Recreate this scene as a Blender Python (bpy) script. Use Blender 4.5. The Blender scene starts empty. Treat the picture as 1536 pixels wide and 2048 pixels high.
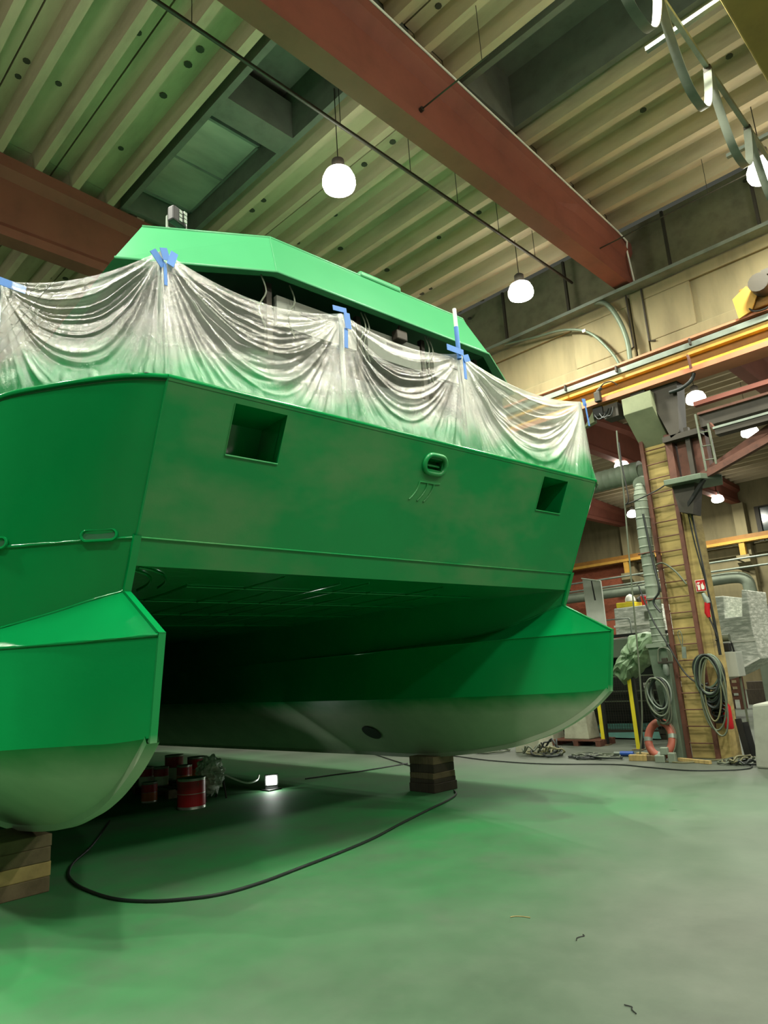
import bpy, bmesh, math, random
from mathutils import Vector, Matrix, noise
random.seed(7)
sc = bpy.context.scene
col = sc.collection
PI = math.pi

# ------------------------------------------------------------------ camera
YAW, PITCH, ROLL, FPX, CAM_H = -.771966, .231982, -.0629456, 1387.0, 1.7
cy, sy, cp, sp = math.cos(YAW), math.sin(YAW), math.cos(PITCH), math.sin(PITCH)
fwd = Vector((sy*cp, cy*cp, sp)); rt = Vector((cy, -sy, 0)); up = rt.cross(fwd)
cr, sr = math.cos(ROLL), math.sin(ROLL)
rt, up = cr*rt+sr*up, -sr*rt+cr*up
cam = bpy.data.cameras.new('camera'); co = bpy.data.objects.new('camera', cam); col.objects.link(co)
cam.sensor_fit = 'VERTICAL'; cam.sensor_height = 36; cam.lens = FPX/2048*36
cam.clip_start = .05; cam.clip_end = 300
M = Matrix((rt, up, -fwd)).transposed().to_4x4(); M.translation = (0, 0, CAM_H)
co.matrix_world = M
sc.camera = co

# ------------------------------------------------------------------ world, exposure, hall lamps out of frame
sc.view_settings.view_transform = 'Standard'; sc.view_settings.look = 'None'
sc.view_settings.gamma = 1; sc.view_settings.use_curve_mapping = False
sc.view_settings.exposure = 0.0
w = bpy.data.worlds.new('world'); sc.world = w; w.use_nodes = True
w.node_tree.nodes['Background'].inputs[0].default_value = (.84, .88, .70, 1)
w.node_tree.nodes['Background'].inputs[1].default_value = .07
LAMP_W, LAMP_COL = 325, (1.0, .99, .85)

def lamp_light(x, y, z, power=1.0, size=.42):
    l = bpy.data.lights.new('lamp_light', 'AREA'); l.shape = 'DISK'; l.size = size
    l.energy = LAMP_W*power; l.color = LAMP_COL; l.spread = PI
    o = bpy.data.objects.new('lamp_light', l); col.objects.link(o); o.location = (x, y, z)
    return o
# the rows of lamps that hang outside the frame (over and behind the camera, beyond the boat)
for x, y in ((2.4, 2.2), (2.4, 6.7), (2.4, 11), (-2.1, -2.4), (-2.1, 2.2), (-2.15, 6.3), (-6.5, -2.6), (-6.5, 1.4), (-11, -.8), (-15.5, .5), (-11, 11), (-20, 11), (7, 0), (7, 9), (-2, 19.7), (-2, 24.3), (-2, 33), (-15.5, 24), (-20, 28), (3, 28)):
    lamp_light(x, y, 8.7)
    l = bpy.data.lights.new('lamp_glow', 'POINT'); l.energy = LAMP_W*.19; l.color = LAMP_COL; l.shadow_soft_size = .25
    o = bpy.data.objects.new('lamp_glow', l); col.objects.link(o); o.location = (x, y, 8.75)

# ------------------------------------------------------------------ materials
def srgb(h):
    h = h.lstrip('#'); v = [int(h[i:i+2], 16)/255 for i in (0, 2, 4)]
    return tuple((c/12.92 if c <= .04045 else ((c+.055)/1.055)**2.4) for c in v)+(1,)
class NT:
    def __init__(s, name):
        s.m = bpy.data.materials.new(name); s.m.use_nodes = True; s.t = s.m.node_tree; s.n = s.t.nodes
        s.p = s.n['Principled BSDF']
    def new(s, t, **k):
        n = s.n.new(t)
        for a, v in k.items(): setattr(n, a, v)
        return n
    def link(s, a, b): s.t.links.new(a, b)
    def coord(s, scale=(1, 1, 1), kind='Object'):
        tc = s.new('ShaderNodeTexCoord'); mp = s.new('ShaderNodeMapping'); mp.inputs['Scale'].default_value = scale
        s.link(tc.outputs[kind], mp.inputs[0]); return mp.outputs[0]
    def noise(s, scale, detail=4, vec=None, rough=.55):
        n = s.new('ShaderNodeTexNoise'); n.inputs['Scale'].default_value = scale; n.inputs['Detail'].default_value = detail
        n.inputs['Roughness'].default_value = rough
        if vec is not None: s.link(vec, n.inputs['Vector'])
        return n.outputs['Fac']
    def ramp(s, fac, stops):
        r = s.new('ShaderNodeValToRGB'); e = r.color_ramp.elements
        while len(e) < len(stops): e.new(.5)
        for i, (p, c) in enumerate(stops): e[i].position = p; e[i].color = c
        s.link(fac, r.inputs[0]); return r.outputs[0]
    def mix(s, fac, a, b, blend='MIX'):
        n = s.new('ShaderNodeMix', data_type='RGBA', blend_type=blend)
        for i, v in ((0, fac), (6, a), (7, b)):
            if hasattr(v, 'links') or hasattr(v, 'is_linked'): s.link(v, n.inputs[i])
            else: n.inputs[i].default_value = v
        return n.outputs[2]
    def math(s, op, a, b=0.0, clamp=False):
        n = s.new('ShaderNodeMath', operation=op, use_clamp=clamp)
        for i, v in ((0, a), (1, b)):
            if hasattr(v, 'is_linked'): s.link(v, n.inputs[i])
            else: n.inputs[i].default_value = v
        return n.outputs[0]
    def bump(s, h, strength=.2, dist=.02):
        b = s.new('ShaderNodeBump'); b.inputs['Strength'].default_value = strength; b.inputs['Distance'].default_value = dist
        s.link(h, b.inputs['Height']); s.link(b.outputs[0], s.p.inputs['Normal']); return b
def mat(name, c, rough=.6, metal=0, var=.18, scale=3, bump=0, bscale=40, stretch=(1, 1, 1), spec=.5, dark=None):
    k = NT(name); a = srgb(c)
    d = srgb(dark) if dark else tuple(v*(1-var*1.6) for v in a[:3])+(1,)
    l = tuple(min(1, v*(1+var)) for v in a[:3])+(1,)
    v = k.coord(stretch)
    f = k.noise(scale, 6, v, .62)
    k.link(k.ramp(f, [(.28, d), (.5, a), (.75, l)]), k.p.inputs['Base Color'])
    k.p.inputs['Roughness'].default_value = rough; k.p.inputs['Metallic'].default_value = metal
    k.p.inputs['Specular IOR Level'].default_value = spec
    if bump: k.bump(k.noise(bscale, 3, v), bump, .01)
    return k.m
def emis(name, c, s):
    k = NT(name); k.p.inputs['Base Color'].default_value = (0, 0, 0, 1)
    k.p.inputs['Emission Color'].default_value = c; k.p.inputs['Emission Strength'].default_value = s
    f = k.noise(3, 1, k.coord()); k.link(k.ramp(f, [(0, c), (1, c)]), k.p.inputs['Emission Color'])
    return k.m
GREEN, GREEN_D = (0.0015, .235, .056, 1), (.0015, .21, .05, 1)
def hull_green(name, mottled=False, fade=None):
    k = NT(name); v = k.coord()
    c = k.ramp(k.noise(1.3, 3, v), [(.3, GREEN_D), (.7, GREEN)])
    r = .14
    if mottled:   # thin, half dry spray passes that leave paler matt patches
        m = k.ramp(k.noise(1.1, 4, k.coord((1, .75, 1.5)), .6), [(.46, (0, 0, 0, 1)), (.68, (1, 1, 1, 1))])
        c = k.mix(k.math('MULTIPLY', m, .8), c, (.075, .225, .078, 1)); rr = k.math('ADD', k.math('MULTIPLY', m, .18), .34)
        k.link(rr, k.p.inputs['Roughness'])
    else: k.p.inputs['Roughness'].default_value = r
    if fade:      # grey primer below the chine with green overspray that thins out downwards
        tc = k.new('ShaderNodeTexCoord'); sx = k.new('ShaderNodeSeparateXYZ'); k.link(tc.outputs['Object'], sx.inputs[0])
        z = k.math('ADD', sx.outputs[2], k.math('MULTIPLY', k.math('SUBTRACT', k.noise(3, 3, v), .5), .16))
        f = k.new('ShaderNodeMapRange'); f.inputs[1].default_value = fade[0]; f.inputs[2].default_value = fade[1]; k.link(z, f.inputs[0])
        prim = k.ramp(k.noise(2.2, 4, v), [(.3, srgb('#9aa38c')), (.7, srgb('#aab29a'))])
        c = k.mix(f.outputs[0], prim, c); k.p.inputs['Roughness'].default_value = .45
    k.link(c, k.p.inputs['Base Color'])
    k.bump(k.math('ADD', k.noise(9, 2, v), k.math('MULTIPLY', k.noise(70, 2, v), .35)), .10, .01)
    return k.m
M_GREEN = hull_green('green_gloss_paint'); M_FACE = hull_green('green_sprayed_paint', True)
M_BOTTOM = hull_green('grey_primer_with_overspray', fade=(1.13, 1.36)); M_STEM = hull_green('stem_bar_paint', fade=(1.22, 1.42))
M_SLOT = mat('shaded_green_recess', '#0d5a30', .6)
def visor_mat():
    k = NT('green_visor_paint'); v = k.coord()
    k.link(k.ramp(k.noise(1.5, 3, v), [(.3, (.05, .29, .115, 1)), (.7, (.055, .31, .125, 1))]), k.p.inputs['Base Color'])
    k.p.inputs['Roughness'].default_value = .38; return k.m
M_VISOR = visor_mat()
def floor_mat():
    k = NT('worn_concrete_floor'); v = k.coord()
    big = k.noise(.45, 9, v, .68); fine = k.noise(5, 8, k.coord((1, .35, 1)), .75)
    c = k.ramp(big, [(.3, srgb('#43483f')), (.45, srgb('#50574c')), (.6, srgb('#5d6358')), (.75, srgb('#6c7165'))])
    c = k.mix(k.math('MULTIPLY', k.ramp(fine, [(.55, (0, 0, 0, 1)), (.8, (1, 1, 1, 1))]), .35), c, srgb('#474c45'))
    vo = k.new('ShaderNodeTexVoronoi'); vo.inputs['Scale'].default_value = .9; k.link(v, vo.inputs['Vector'])
    sp_ = k.ramp(vo.outputs['Distance'], [(.02, (1, 1, 1, 1)), (.06, (0, 0, 0, 1))])
    c = k.mix(k.math('MULTIPLY', sp_, .5), c, srgb('#30352f'))
    # green bounce light off the hull, painted into the slab around the boat
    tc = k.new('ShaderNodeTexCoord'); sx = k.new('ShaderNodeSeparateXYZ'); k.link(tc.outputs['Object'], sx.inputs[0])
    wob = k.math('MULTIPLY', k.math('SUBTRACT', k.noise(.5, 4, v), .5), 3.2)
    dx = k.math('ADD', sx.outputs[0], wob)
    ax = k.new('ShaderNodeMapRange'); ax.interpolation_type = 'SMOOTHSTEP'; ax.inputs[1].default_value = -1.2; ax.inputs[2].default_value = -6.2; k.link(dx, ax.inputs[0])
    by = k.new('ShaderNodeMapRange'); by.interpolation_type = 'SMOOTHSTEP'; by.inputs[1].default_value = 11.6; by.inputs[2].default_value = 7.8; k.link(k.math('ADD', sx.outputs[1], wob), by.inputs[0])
    mist_bounce = k.math('MULTIPLY', k.math('MULTIPLY', ax.outputs[0], by.outputs[0]), k.ramp(k.noise(1.0, 5, v, .6), [(.3, (.35, .35, .35, 1)), (.65, (1, 1, 1, 1))]))
    c = k.mix(k.math('MULTIPLY', mist_bounce, FLOOR_BOUNCE), c, (.016, .25, .06, 1))
    k.link(c, k.p.inputs['Base Color'])
    k.link(k.ramp(big, [(.3, (.58,)*3+(1,)), (.7, (.72,)*3+(1,))]), k.p.inputs['Roughness'])
    k.p.inputs['Specular IOR Level'].default_value = .32
    k.bump(k.noise(14, 5, v), .08, .01); return k.m
FLOOR_BOUNCE = .8
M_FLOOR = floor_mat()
M_ROOF = mat('precast_roof_concrete', '#aa9c80', .85, var=.18, scale=2.2, bump=.1, stretch=(.25, 1, 1))
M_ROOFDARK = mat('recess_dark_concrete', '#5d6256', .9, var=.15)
M_JOINT = mat('joint_shadow_line', '#4b4a38', .9)
M_HOLE = mat('patched_dark_hole', '#3d3c30', .9)
M_BEAM = mat('red_brown_beam_paint', '#80493c', .7, var=.12, scale=1.5)
M_WALL = mat('beige_concrete_wall', '#7f7657', .85, var=.14, scale=2.0, bump=.08, stretch=(1.6, 1, .35))
M_WALLDK = mat('dim_wall_concrete', '#6d6a52', .9)
M_COL = mat('yellowed_column_concrete', '#a39058', .85, var=.34, scale=2.2, bump=.08, stretch=(.6, 1, 3.2))  # horizontal bands: formwork marks plus rung shadows painted into the colour
M_CORB = mat('grey_green_corbel', '#7f8668', .85, var=.12)
M_BRICK = NT('red_brick_wall')
def _brick():
    k = M_BRICK; b = k.new('ShaderNodeTexBrick'); b.inputs['Scale'].default_value = 3.0
    b.inputs['Color1'].default_value = srgb('#a5573c'); b.inputs['Color2'].default_value = srgb('#8f4a33'); b.inputs['Mortar'].default_value = srgb('#8e6a52')
    b.inputs['Mortar Size'].default_value = .012
    tc = k.new('ShaderNodeTexCoord'); sx = k.new('ShaderNodeSeparateXYZ'); cx = k.new('ShaderNodeCombineXYZ')
    k.link(tc.outputs['Object'], sx.inputs[0]); k.link(sx.outputs[0], cx.inputs[0]); k.link(sx.outputs[2], cx.inputs[1]); k.link(cx.outputs[0], b.inputs['Vector'])
    k.link(b.outputs['Color'], k.p.inputs['Base Color']); k.p.inputs['Roughness'].default_value = .85
_brick(); M_BRICK = M_BRICK.m
M_YEL = mat('crane_yellow_paint', '#b98c34', .5, var=.12)
M_YELDK = mat('runway_ochre_paint', '#8a5f1e', .6, var=.15)
M_BRIDGE = mat('dull_bridge_yellow', '#8d7838', .6, var=.12)
M_FEST = mat('flat_festoon_cable', '#71776a', .5)
M_PINK = mat('runway_salmon_paint', '#c07a58', .6, var=.1)
M_GREYRAIL = mat('galvanised_grey', '#7d877c', .55, .4)
M_DARKST = mat('dark_steel', '#39352c', .6, .3)
M_RUST = mat('rusty_brown_steel', '#5e3a2c', .7, .1, var=.25, scale=6)
M_DUCT = mat('grey_spiral_duct', '#778271', .6, .1, var=.12)
M_DUCTG = mat('green_grey_duct', '#5e6c5a', .55, .2)
M_BLACK = mat('black_rubber', '#151614', .55)
M_CABLE = mat('dark_cable_sheath', '#1d2421', .5)
M_GREYC = mat('grey_green_cable', '#5a6250', .55)
M_OLIVE = mat('olive_hose', '#6c6a4a', .55)
M_WHITE = mat('white_paint', '#dadcd0', .5, var=.05)
M_PANEL = mat('pale_insulation_panel', '#a7aca0', .7, var=.08)
M_INSUL = mat('grey_insulation_panel', '#70756b', .7, var=.08)
M_WOOD = mat('old_timber', '#6d5f45', .8, var=.3, scale=4, bump=.15, stretch=(6, 1, 1))
M_WOODL = mat('fresh_timber', '#a8925c', .8, var=.22, scale=4, bump=.15, stretch=(6, 1, 1))
M_WOODD = mat('dark_wet_timber', '#3f372a', .8, var=.3, scale=4, bump=.15, stretch=(6, 1, 1))
M_RED = mat('signal_red', '#b01820', .4, var=.08)
M_ORANGE = mat('faded_orange_foam', '#96503e', .6, var=.12)
M_YPOST = mat('yellow_guard_paint', '#d4c42a', .5, var=.1)
M_TARP = mat('green_tarpaulin', '#6f8a66', .5, var=.22, scale=8, bump=.25, bscale=12)
M_BLUE = mat('blue_masking_tape', '#3f74b8', .6, var=.1)
M_BLUEP = mat('blue_plug_plastic', '#2a4f9a', .4)
M_TEAL = mat('teal_sheet', '#3d6e63', .6)
M_CONC = mat('cast_concrete_block', '#9a9b86', .85, var=.18, scale=5, bump=.1)
M_ALU = mat('brushed_aluminium', '#a9afa2', .35, .7, var=.1, scale=8, stretch=(1, 1, 6))
M_LENS = emis('lamp_lens', (1, .98, .86, 1), 26)
M_LENSF = emis('lamp_lens_far', (1, .98, .86, 1), 22)
M_SPOT = emis('work_lamp_lens', (.95, 1, .92, 1), 45)
M_GLASSDK = mat('dark_window_glass', '#3f4d48', .15)
def wrap_mat():
    k = NT('shrink_wrap_film'); v = k.coord((1, 1, 5)); f = k.noise(3.5, 7, v, .7)
    k.link(k.ramp(f, [(.3, srgb('#8b9286')), (.5, srgb('#bcc2b6')), (.62, srgb('#eceee4'))]), k.p.inputs['Base Color'])
    k.p.inputs['Roughness'].default_value = .28; k.bump(f, .28, .03); return k.m
M_WRAP = wrap_mat()
def skylight_mat():
    k = NT('skylight_pane'); v = k.coord((1, .3, 1)); f = k.noise(1.4, 5, v)
    k.link(k.ramp(f, [(.3, srgb('#7d8678')), (.7, srgb('#b9c0ac'))]), k.p.inputs['Base Color'])
    k.p.inputs['Roughness'].default_value = .35; k.p.inputs['Metallic'].default_value = .3; return k.m
M_SKY = skylight_mat()
def film_mat(name, base):
    k = NT(name); v = k.coord(); out = k.n['Material Output']
    tc = k.new('ShaderNodeTexCoord'); sx = k.new('ShaderNodeSeparateXYZ'); k.link(tc.outputs['Object'], sx.inputs[0])
    z = k.math('ADD', sx.outputs[2], k.math('MULTIPLY', k.math('SUBTRACT', k.noise(2.2, 4, k.coord((1, 1, .6))), .5), .55))
    mist_bounce = k.new('ShaderNodeMapRange'); mist_bounce.interpolation_type = 'SMOOTHSTEP'; mist_bounce.inputs[1].default_value = 4.44; mist_bounce.inputs[2].default_value = 4.06; k.link(z, mist_bounce.inputs[0])
    crk = k.noise(8, 6, k.coord((1, 1, .5)), .72)
    p = k.p; k.link(k.mix(mist_bounce.outputs[0], (.47, .53, .44, 1), (.008, .27, .075, 1)), p.inputs['Base Color'])
    p.inputs['Roughness'].default_value = .5
    b = k.new('ShaderNodeBump'); b.inputs['Strength'].default_value = .6; b.inputs['Distance'].default_value = .03
    k.link(k.math('ADD', crk, k.math('MULTIPLY', k.noise(30, 4, v, .7), .4)), b.inputs['Height'])
    tl = k.new('ShaderNodeBsdfTranslucent'); k.link(k.mix(mist_bounce.outputs[0], (.60, .66, .54, 1), (.02, .40, .12, 1)), tl.inputs[0])
    m1 = k.new('ShaderNodeMixShader'); m1.inputs[0].default_value = .4; k.link(p.outputs[0], m1.inputs[1]); k.link(tl.outputs[0], m1.inputs[2])
    tr = k.new('ShaderNodeBsdfTransparent'); m2 = k.new('ShaderNodeMixShader')
    op = k.math('ADD', k.math('MULTIPLY', mist_bounce.outputs[0], .8), k.math('ADD', k.math('MULTIPLY', crk, .22), base), True)
    k.link(op, m2.inputs[0]); k.link(tr.outputs[0], m2.inputs[1]); k.link(m1.outputs[0], m2.inputs[2])
    gl = k.new('ShaderNodeBsdfGlossy'); gl.inputs['Roughness'].default_value = .2; gl.inputs['Color'].default_value = (1, 1, .95, 1); k.link(b.outputs[0], gl.inputs['Normal'])
    lw = k.new('ShaderNodeLayerWeight'); lw.inputs['Blend'].default_value = .35; k.link(b.outputs[0], lw.inputs['Normal'])
    m3 = k.new('ShaderNodeMixShader'); k.link(k.math('MULTIPLY', k.math('ADD', lw.outputs['Facing'], .2), k.math('SUBTRACT', .36, k.math('MULTIPLY', mist_bounce.outputs[0], .22)), True), m3.inputs[0])
    k.link(m2.outputs[0], m3.inputs[1]); k.link(gl.outputs[0], m3.inputs[2]); k.link(m3.outputs[0], out.inputs[0])
    return k.m
M_FILM = film_mat('masking_film', .06); M_FILM2 = film_mat('opaque_masking_film', .6)  # more opaque variant for the panels beyond the tall pole

# ------------------------------------------------------------------ mesh helpers
class MB:
    def __init__(s): s.v = []; s.f = []
    def add(s, v, f):
        o = len(s.v); s.v += [Vector(p) for p in v]; s.f += [tuple(i+o for i in q) for q in f]; return s
    def box(s, c, d, rz=0, rx=0, ry=0):
        m = Matrix.Rotation(rz, 3, 'Z') @ Matrix.Rotation(ry, 3, 'Y') @ Matrix.Rotation(rx, 3, 'X'); c = Vector(c)
        v = [c+m @ Vector((x*d[0]/2, y*d[1]/2, z*d[2]/2)) for x in (-1, 1) for y in (-1, 1) for z in (-1, 1)]
        return s.add(v, [(0, 1, 3, 2), (4, 6, 7, 5), (0, 4, 5, 1), (2, 3, 7, 6), (0, 2, 6, 4), (1, 5, 7, 3)])
    def bb(s, a, b): return s.box([(a[i]+b[i])/2 for i in range(3)], [abs(b[i]-a[i]) for i in range(3)])
    def prism(s, pts, e):
        n = len(pts); e = Vector(e); v = [Vector(p) for p in pts]; v += [p+e for p in v]
        return s.add(v, [tuple(range(n))[::-1], tuple(range(n, 2*n))]+[(i, (i+1) % n, n+(i+1) % n, n+i) for i in range(n)])
    def beam(s, a, b, w, h, upv=(0, 0, 1)):
        a, b = Vector(a), Vector(b); d = (b-a).normalized(); u = Vector(upv)
        if abs(d.dot(u)) > .98: u = Vector((0, 1, 0))
        x = d.cross(u).normalized(); y = x.cross(d)
        return s.prism([a+x*w/2*i+y*h/2*j for i, j in ((-1, -1), (1, -1), (1, 1), (-1, 1))], b-a)
    def tube(s, pts, r, n=8, radii=None, cap=True, flat=1):
        pts = [Vector(p) for p in pts]; o = len(s.v); L = len(pts); pu = None
        for i, p in enumerate(pts):
            d = (pts[min(i+1, L-1)]-pts[max(i-1, 0)])
            d = d.normalized() if d.length > 1e-9 else Vector((0, 0, 1))
            if pu is None: u = d.cross(Vector((0, 0, 1)) if abs(d.z) < .95 else Vector((1, 0, 0))).normalized()
            else:
                u = pu-d*pu.dot(d); u = u.normalized() if u.length > 1e-6 else d.cross(Vector((0, 1, 0))).normalized()
            pu = u; w_ = d.cross(u); rr = radii[i] if radii else r
            for k in range(n):
                a = 2*PI*k/n; s.v.append(p+(u*math.cos(a)*flat+w_*math.sin(a))*rr)
        for i in range(L-1):
            for k in range(n):
                a, b = o+i*n+k, o+i*n+(k+1) % n; s.f.append((a, b, b+n, a+n))
        if cap: s.f += [tuple(o+k for k in range(n))[::-1], tuple(o+(L-1)*n+k for k in range(n))]
        return s
    def lathe(s, prof, c, n=24):
        c = Vector(c); o = len(s.v)
        for r, z in prof:
            for k in range(n): a = 2*PI*k/n; s.v.append(c+Vector((r*math.cos(a), r*math.sin(a), z)))
        for i in range(len(prof)-1):
            for k in range(n):
                a, b = o+i*n+k, o+i*n+(k+1) % n; s.f.append((a, b, b+n, a+n))
        s.f += [tuple(o+k for k in range(n))[::-1], tuple(o+(len(prof)-1)*n+k for k in range(n))]
        return s
    def loft(s, A, B):
        o = len(s.v); n = len(A); s.v += [Vector(p) for p in A]+[Vector(p) for p in B]
        s.f += [(o+i, o+i+1, o+n+i+1, o+n+i) for i in range(n-1)]; return s
    def grid(s, rows):
        o = len(s.v); n = len(rows[0])
        for r in rows: s.v += [Vector(p) for p in r]
        s.f += [(o+j*n+i, o+j*n+i+1, o+(j+1)*n+i+1, o+(j+1)*n+i) for j in range(len(rows)-1) for i in range(n-1)]; return s
    def build(s, name, m, parent=None, smooth=None, bevel=0, origin=True, fix=True):
        me = bpy.data.meshes.new(name)
        off = Vector((0, 0, 0))
        if parent is not None: off = Vector(parent.get('_base', (0, 0, 0)))
        elif origin and s.v:
            xs = [p.x for p in s.v]; ys = [p.y for p in s.v]; off = Vector(((min(xs)+max(xs))/2, (min(ys)+max(ys))/2, min(p.z for p in s.v)))
        me.from_pydata([p-off for p in s.v], [], s.f)
        if fix:
            bm = bmesh.new(); bm.from_mesh(me); bmesh.ops.recalc_face_normals(bm, faces=bm.faces); bm.to_mesh(me); bm.free()
        me.materials.append(m); o = bpy.data.objects.new(name, me); col.objects.link(o)
        if parent is not None:
            o.parent = parent; o['_base'] = tuple(off)
        else: o.location = off; o['_base'] = tuple(off)
        if smooth is not None:
            for p in me.polygons: p.use_smooth = True
            me.set_sharp_from_angle(angle=math.radians(smooth))
        if bevel:
            b = o.modifiers.new('bevel', 'BEVEL'); b.width = bevel; b.segments = 2; b.limit_method = 'ANGLE'
        return o
def tag(o, label=None, cat=None, group=None, kind=None):
    for a, v in (('label', label), ('category', cat), ('group', group), ('kind', kind)):
        if v: o[a] = v
    return o
def thing(name, label, cat, base=(0, 0, 0), group=None, rz=0):
    o = bpy.data.objects.new(name, None); o.empty_display_size = .1; col.objects.link(o); o.location = base; o.rotation_euler.z = rz
    o['_base'] = tuple(base) if not rz else (0, 0, 0)
    return tag(o, label, cat, group)
def struct(o): return tag(o, kind='structure')
def dup(o, loc, label=None, group=None):
    r = o.copy(); col.objects.link(r); r.location = loc
    if label: r['label'] = label
    if group: r['group'] = group
    for ch in list(o.children):
        c = ch.copy(); col.objects.link(c); c.parent = r
        for g in list(ch.children):
            d = g.copy(); col.objects.link(d); d.parent = c
    return r
def lerp(a, b, t): return tuple(a[i]+(b[i]-a[i])*t for i in range(len(a)))
def smoothpts(P, n=6):
    P = [Vector(p) for p in P]; out = []
    for i in range(len(P)-1):
        p0, p1, p2, p3 = P[max(i-1, 0)], P[i], P[i+1], P[min(i+2, len(P)-1)]
        for k in range(n):
            t = k/n; out.append(.5*((2*p1)+(p2-p0)*t+(2*p0-5*p1+4*p2-p3)*t*t+(3*p1-p0-3*p2+p3)*t*t*t))
    return out+[P[-1]]

# ================================================================== SETTING
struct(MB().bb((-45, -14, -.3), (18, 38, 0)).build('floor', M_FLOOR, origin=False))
# ribbed precast roof slabs: 1.24 m modules with two ribs, springing from the girder line
def zr(y): return 10.58-.052*y if y < 12.8 else (9.92+.052*(y-12.8) if y < 25 else 9.92+.052*12.2-.052*(y-25))
RH = .30
def tt(mb, y0, x0, x1):
    def P(y, dz): return (y, zr(y)+dz)
    ym = y0+1.24; prof = [P(y0, RH)]
    for r in (y0+.31, y0+.93):
        prof += [P(r-.11, RH), P(r-.06, 0), P(r+.06, 0), P(r+.11, RH)]
    prof += [P(ym-.012, RH), P(ym-.012, RH+.14), P(y0+.012, RH+.14)]; prof[0] = P(y0+.012, RH)
    mb.prism([(x0, y, z) for y, z in prof], (x1-x0, 0, 0))
SLOT1, SLOT2 = 3.68+1.24, 3.68+3*1.24
roof = MB(); dark = MB()
k = -14
while 3.68+1.24*k < 12.3:
    y0 = 3.68+1.24*k
    for x0, x1 in ((-40.9, -35.1), (-35, -29.1), (-29, -23.05), (-23, -17.05), (-17, -11.02), (-11, -5.02), (-5, .98), (1, 7), (7.05, 13)):
        if (abs(y0-SLOT1) < .1 and x0 == -11) or (abs(y0-SLOT2) < .1 and x0 == -5): continue
        tt(roof, y0, x0, x1)
    k += 1
struct(roof.build('ceiling', M_ROOF))
far = MB(); y0 = 13.1
while y0 < 36.2:
    for x0, x1 in ((-29, -23.05), (-23, -17.05), (-17, -11.02), (-11, -5.02), (-5, .98), (1, 7)): tt(far, y0, x0, x1)
    y0 += 1.24
struct(far.build('ceiling', M_ROOF))
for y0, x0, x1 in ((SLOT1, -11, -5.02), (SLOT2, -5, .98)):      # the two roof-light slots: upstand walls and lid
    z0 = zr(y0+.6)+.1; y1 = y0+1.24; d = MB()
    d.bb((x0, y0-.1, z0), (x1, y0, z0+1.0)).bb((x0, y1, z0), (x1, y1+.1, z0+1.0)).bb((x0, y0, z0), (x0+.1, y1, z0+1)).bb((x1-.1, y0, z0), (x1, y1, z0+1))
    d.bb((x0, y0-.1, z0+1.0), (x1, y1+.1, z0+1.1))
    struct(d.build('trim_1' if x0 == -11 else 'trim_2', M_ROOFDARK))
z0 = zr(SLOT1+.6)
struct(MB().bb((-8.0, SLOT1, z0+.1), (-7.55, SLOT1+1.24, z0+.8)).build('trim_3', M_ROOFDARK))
sk = thing('window_1', None, None, (-9.7, SLOT1+.62, z0+.55)); sk['kind'] = 'structure'
MB().bb((-10.75, SLOT1+.22, z0+.55), (-8.5, SLOT1+1.2, z0+.57)).build('pane', M_SKY, sk)
fr = MB()
for a, b in (((-10.8, SLOT1+.18), (-8.46, SLOT1+.22)), ((-10.8, SLOT1+1.2), (-8.46, SLOT1+1.235)), ((-10.8, SLOT1+.18), (-10.75, SLOT1+1.23)), ((-8.5, SLOT1+.18), (-8.45, SLOT1+1.23)), ((-9.62, SLOT1+.2), (-9.59, SLOT1+1.2))):
    fr.bb((a[0], a[1], z0+.52), (b[0], b[1], z0+.6))
fr.build('window_frame', M_GREYRAIL, sk)
# slab joints and patched lifting holes under the roof (marks on the ceiling itself)
hol = MB()
for i in range(-12, 8):
    for x0 in (-17, -11, -5, 1):
        y0 = 3.68+1.24*i
        if (abs(y0-SLOT1) < .1 and x0 == -11) or (abs(y0-SLOT2) < .1 and x0 == -5): continue
        for q in range(7):
            yy = y0+random.choice((.62, 1.1, .14)) ; xx = x0+.5+random.random()*5
            hol.lathe([(.045+random.random()*.02, -.012), (.05, .01)], (xx, yy, zr(yy)+RH), 8)
struct(hol.build('trim_4', M_HOLE))
# end wall, far wall with piers, brick bay and windows
struct(MB().bb((-41.3, -14, 0), (-41, 37.6, 11)).build('wall_left', M_WALL))
struct(MB().bb((-41, 37, 0), (-17.4, 37.3, 7.05)).build('wall_back', M_BRICK))
struct(MB().bb((-17.4, 37, 0), (14, 37.3, 7.0)).bb((-41, 37, 7.05), (-10.4, 37.3, 11)).bb((-10.4, 37, 8.75), (14, 37.3, 11)).build('wall_back', M_WALL))
w2 = thing('window_2', None, None, (-7.7, 37, 7.0)); w2['kind'] = 'structure'
MB().bb((-10.2, 37.1, 7.02), (-5.3, 37.15, 8.7)).build('pane', M_GLASSDK, w2)
MB().bb((-10.4, 36.98, 7.0), (-10.2, 37.2, 8.75)).bb((-10.2, 36.98, 8.68), (-5.2, 37.2, 8.75)).build('window_frame', M_DARKST, w2)
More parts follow.
